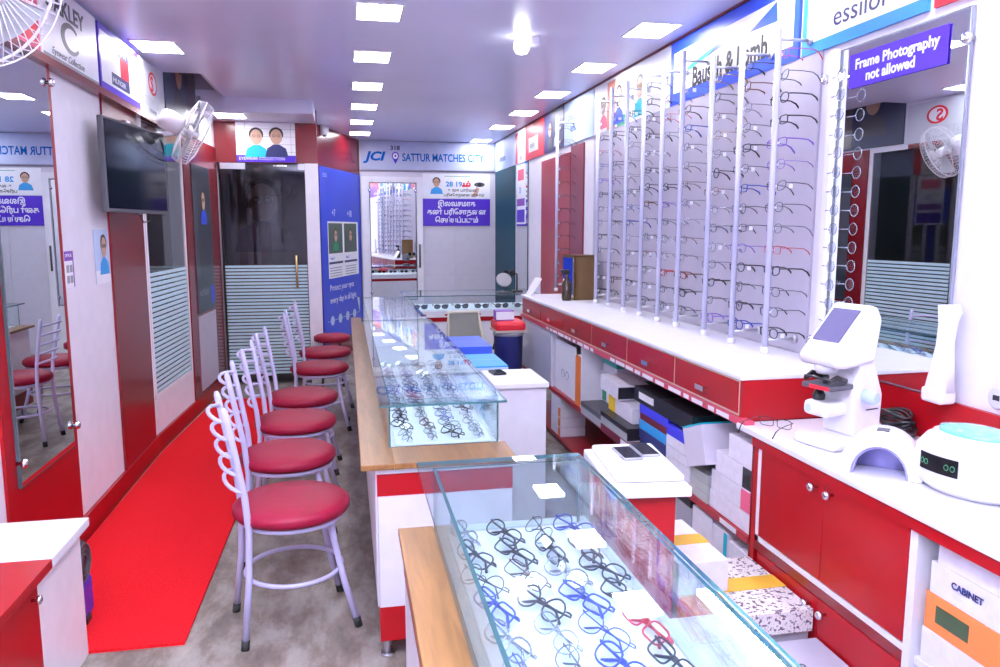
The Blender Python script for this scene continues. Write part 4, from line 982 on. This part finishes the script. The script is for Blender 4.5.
for sx in (-1, 1): obj('lens_wheel', lathe(NB(), [(.045, -.015), (.05, 0), (.045, .015)], Matrix.Translation((-.13+.055*sx, 0, .30)) @ Matrix.Rotation(PI/2, 4, 'X'), 18), BLACK, t)

# ------------------------------------------------------------------ TV
t = thing('television', 'black wall television on swivel bracket on the left wall', 'television', (-1.14, 4.70, 1.585)); 
ang = math.atan2(.12, .80)
t.rotation_euler = (0, 0, -ang)
obj('bezel', BX(-.018, .012, -.405, .405, 0, .485, bev=.005), DGREY, t); obj('screen', BX(.012, .0145, -.392, .392, .02, .472), SCREEN, t)
obj('wall_bracket', BX(-.14, -.018, -.06, .06, .18, .30), BLACK, t); obj('sensor_bar', BX(-.01, .010, -.03, .03, -.008, .0), BLACK, t)
b = NB(); tube(b, [(-.01, .02, .0), (.0, .06, -.05), (.0, .14, -.04), (-.01, .17, .0)], .004, 6); obj('cable_loop', b, BLACK, t)

# ------------------------------------------------------------------ wall fans
def make_fan(label, loc, axis, mount):
    t = thing('wall_fan', label, 'fan', loc, group='white wall fans')
    ax = Vector(axis).normalized(); Mq = Vector((0, 0, 1)).rotation_difference(ax).to_matrix().to_4x4()
    R = .21
    def G(bm): bmesh.ops.transform(bm, matrix=Mq, verts=bm.verts); return bm
    b = NB()
    for z, rr in ((-.045, R*.94), (0, R), (.05, R*.94)): tube(b, [(rr*math.cos(q*PI/20), rr*math.sin(q*PI/20), z) for q in range(40)], .004 if z == 0 else .002, 6, closed=True)
    for k in range(44):
        a = 2*PI*k/44; c_, s_ = math.cos(a), math.sin(a)
        tube(b, [(.045*c_, .045*s_, .075), (.13*c_, .13*s_, .072), (R*.94*c_, R*.94*s_, .05), (R*c_, R*s_, 0), (R*.94*c_, R*.94*s_, -.045), (.13*c_, .13*s_, -.06), (.05*c_, .05*s_, -.06)], .0014, 4)
    obj('guard', G(b), WPLAS, t)
    obj('guard_badge', G(lathe(NB(), [(.046, .070), (.046, .078), (.02, .082)])), WPLAS, t)
    hub = obj('hub', G(lathe(NB(), [(.035, -.03), (.035, .03), (.02, .045)])), WPLAS, t)
    for k in range(3):
        b = NB(); a0 = 2*PI*k/3
        top = []; 
        for i in range(7):
            a = a0+i*.14; 
            top.append((b.verts.new((.03*math.cos(a0+i*.1), .03*math.sin(a0+i*.1), -.012+i*.004)), b.verts.new((.18*math.cos(a), .18*math.sin(a), -.022+.008*i))))
        for i in range(6): f = b.faces.new((top[i][0], top[i][1], top[i+1][1], top[i+1][0])); f.smooth = True
        bmesh.ops.solidify(b, geom=list(b.faces), thickness=.002)
        obj('blade', G(b), mat('fan_blade', (.70, .72, .78), .3), t)
    obj('motor_housing', G(lathe(NB(), [(.055, -.06), (.065, -.075), (.068, -.15), (.06, -.19), (.035, -.205)])), WPLAS, t)
    m_ = Vector(mount)-Vector(loc); j = ax*-.13+Vector((0, 0, -.07))
    b = NB(); tube(b, [ax*-.13, j, (m_+j)/2+Vector((0, 0, -.02)), m_], [.016, .018, .015, .014], 8); obj('arm', b, WPLAS, t)
    b = NB(); box(b, m_.x-.001, m_.x+.02, m_.y-.035, m_.y+.035, m_.z-.05, m_.z+.05, bev=.008); obj('wall_plate', b, WPLAS, t)
    b = NB(); tube(b, [m_+Vector((.02, 0, -.04)), m_+Vector((.05, .02, -.14)), m_+Vector((.06, .06, -.2)), m_+Vector((.01, .12, -.27))], .003, 5); obj('pull_cord', b, LGREY, t)
    return t
make_fan('white wall fan tilted down beside the television', (-.93, 5.25, 2.10), (.80, .22, -.42), (XL+.012, 5.05, 2.09))
make_fan('white wall fan cut off at the top left corner of the photo', (-.83, 2.06, 2.08), (.72, -.45, -.35), (XL+.012, 2.2, 2.05))

# ------------------------------------------------------------------ left low cabinet
t = thing('low_cabinet', 'low white and red cabinet at the bottom left corner', 'cabinet', (-1.1, 2.3, 0))
W('white_top', BX(XL+.012, -.905, 2.455, 2.80, .470, .50, bev=.002), WHITE, t); W('red_top', BX(XL+.012, -.905, 1.0, 2.453, .470, .50, bev=.002), RED, t)
W('white_side', BX(XL+.02, -.935, 2.40, 2.785, .0, .470), WHITE, t); W('carcass', BX(XL+.02, -.945, 1.0, 2.40, .0, .470), DRED, t)
d = W('door', BX(-.945, -.930, 1.75, 2.395, .03, .462, bev=.002), RED, t)
k = lathe(NB(), [(.005, 0), (.005, .012), (.013, .016), (.014, .026), (.006, .030)], Matrix.Translation((-.930, 2.345, .42)) @ Matrix.Rotation(PI/2, 4, 'Y'), 14); W('knob', k, CHROME, d)
d = W('door', BX(-.945, -.930, 1.1, 1.745, .03, .462, bev=.002), RED, t)
# appliance behind cabinet
t = thing('floor_blower', 'black round-ended appliance with blue body on carpet beside low cabinet', 'appliance', (-1.08, 3.0, .012))
obj('body', BX(-.07, .075, -.09, .11, .0, .16, bev=.02), mat('blower_blue', (.06, .03, .40), .35), t)
b = NB(); lathe(b, [(.03, 0), (.075, .004), (.085, .02), (.085, .09), (.07, .10)], Matrix.Translation((-.02, .0, .24)) @ Matrix.Rotation(PI/2, 4, 'Y'), 28); obj('drum', b, BLACK, t)
b = NB()
for rr in (.03, .05, .07): tube(b, [(.082, rr*math.cos(q*PI/12), .24+rr*math.sin(q*PI/12)) for q in range(24)], .004, 5, closed=True)
obj('grille_rings', b, DGREY, t)
obj('foot', BX(.05, .085, -.02, .03, .0, .025), BLACK, t)

# sheet behind chairs near blue poster: red stool by the counter end
t = thing('red_stool', 'plain red padded stool between the last chair and the counter', 'stool', (-.15, 7.45, 0))
obj('seat', lathe(NB(), [(.15, .43), (.17, .44), (.17, .48), (.14, .495), (.01, .5)], n=28), SEAT, t)
for k in range(4):
    a = PI/4+k*PI/2; obj('leg', tube(NB(), [(.10*math.cos(a), .10*math.sin(a), .43), (.14*math.cos(a), .14*math.sin(a), 0)], .011, 8), DGREY, t)

for o in COL.objects:
    if o.name in ('wall_left_far', 'trim_4', 'baseboard_left_far', 'window_1'):
        o.matrix_world = LEFTROT @ (Matrix.Translation(o.location) if o.parent is None else o.matrix_world)
# ------------------------------------------------------------------ lettering becomes mesh
dg = bpy.context.evaluated_depsgraph_get()
for o in [o for o in COL.objects if o.type == 'FONT']:
    me = bpy.data.meshes.new_from_object(o.evaluated_get(dg)); nm = o.name
    n = bpy.data.objects.new('lettering', me); COL.objects.link(n); n.parent = o.parent
    n.location = o.location; n.rotation_euler = o.rotation_euler; n.scale = o.scale
    bpy.data.objects.remove(o)

# ------------------------------------------------------------------ world, camera, colour
w = bpy.data.worlds.new('world'); scn.world = w; w.use_nodes = True
w.node_tree.nodes['Background'].inputs['Color'].default_value = (.75, .78, 1, 1); w.node_tree.nodes['Background'].inputs['Strength'].default_value = .6
cam = bpy.data.cameras.new('camera'); co = bpy.data.objects.new('camera', cam); COL.objects.link(co)
cam.sensor_width = 36; cam.lens = 766/1000*36; cam.clip_start = .05
co.location = (0, 0, 1.5); co.rotation_euler = (math.radians(90-7.8), 0, math.radians(-11.34))
scn.camera = co
vs = scn.view_settings; vs.view_transform = 'Standard'; vs.look = 'None'; vs.gamma = 1; vs.exposure = .50; vs.use_curve_mapping = False
try:
    scn.cycles.use_denoising = True; scn.cycles.max_bounces = 10; scn.cycles.transparent_max_bounces = 24
    scn.cycles.sample_clamp_indirect = 6
except Exception: pass
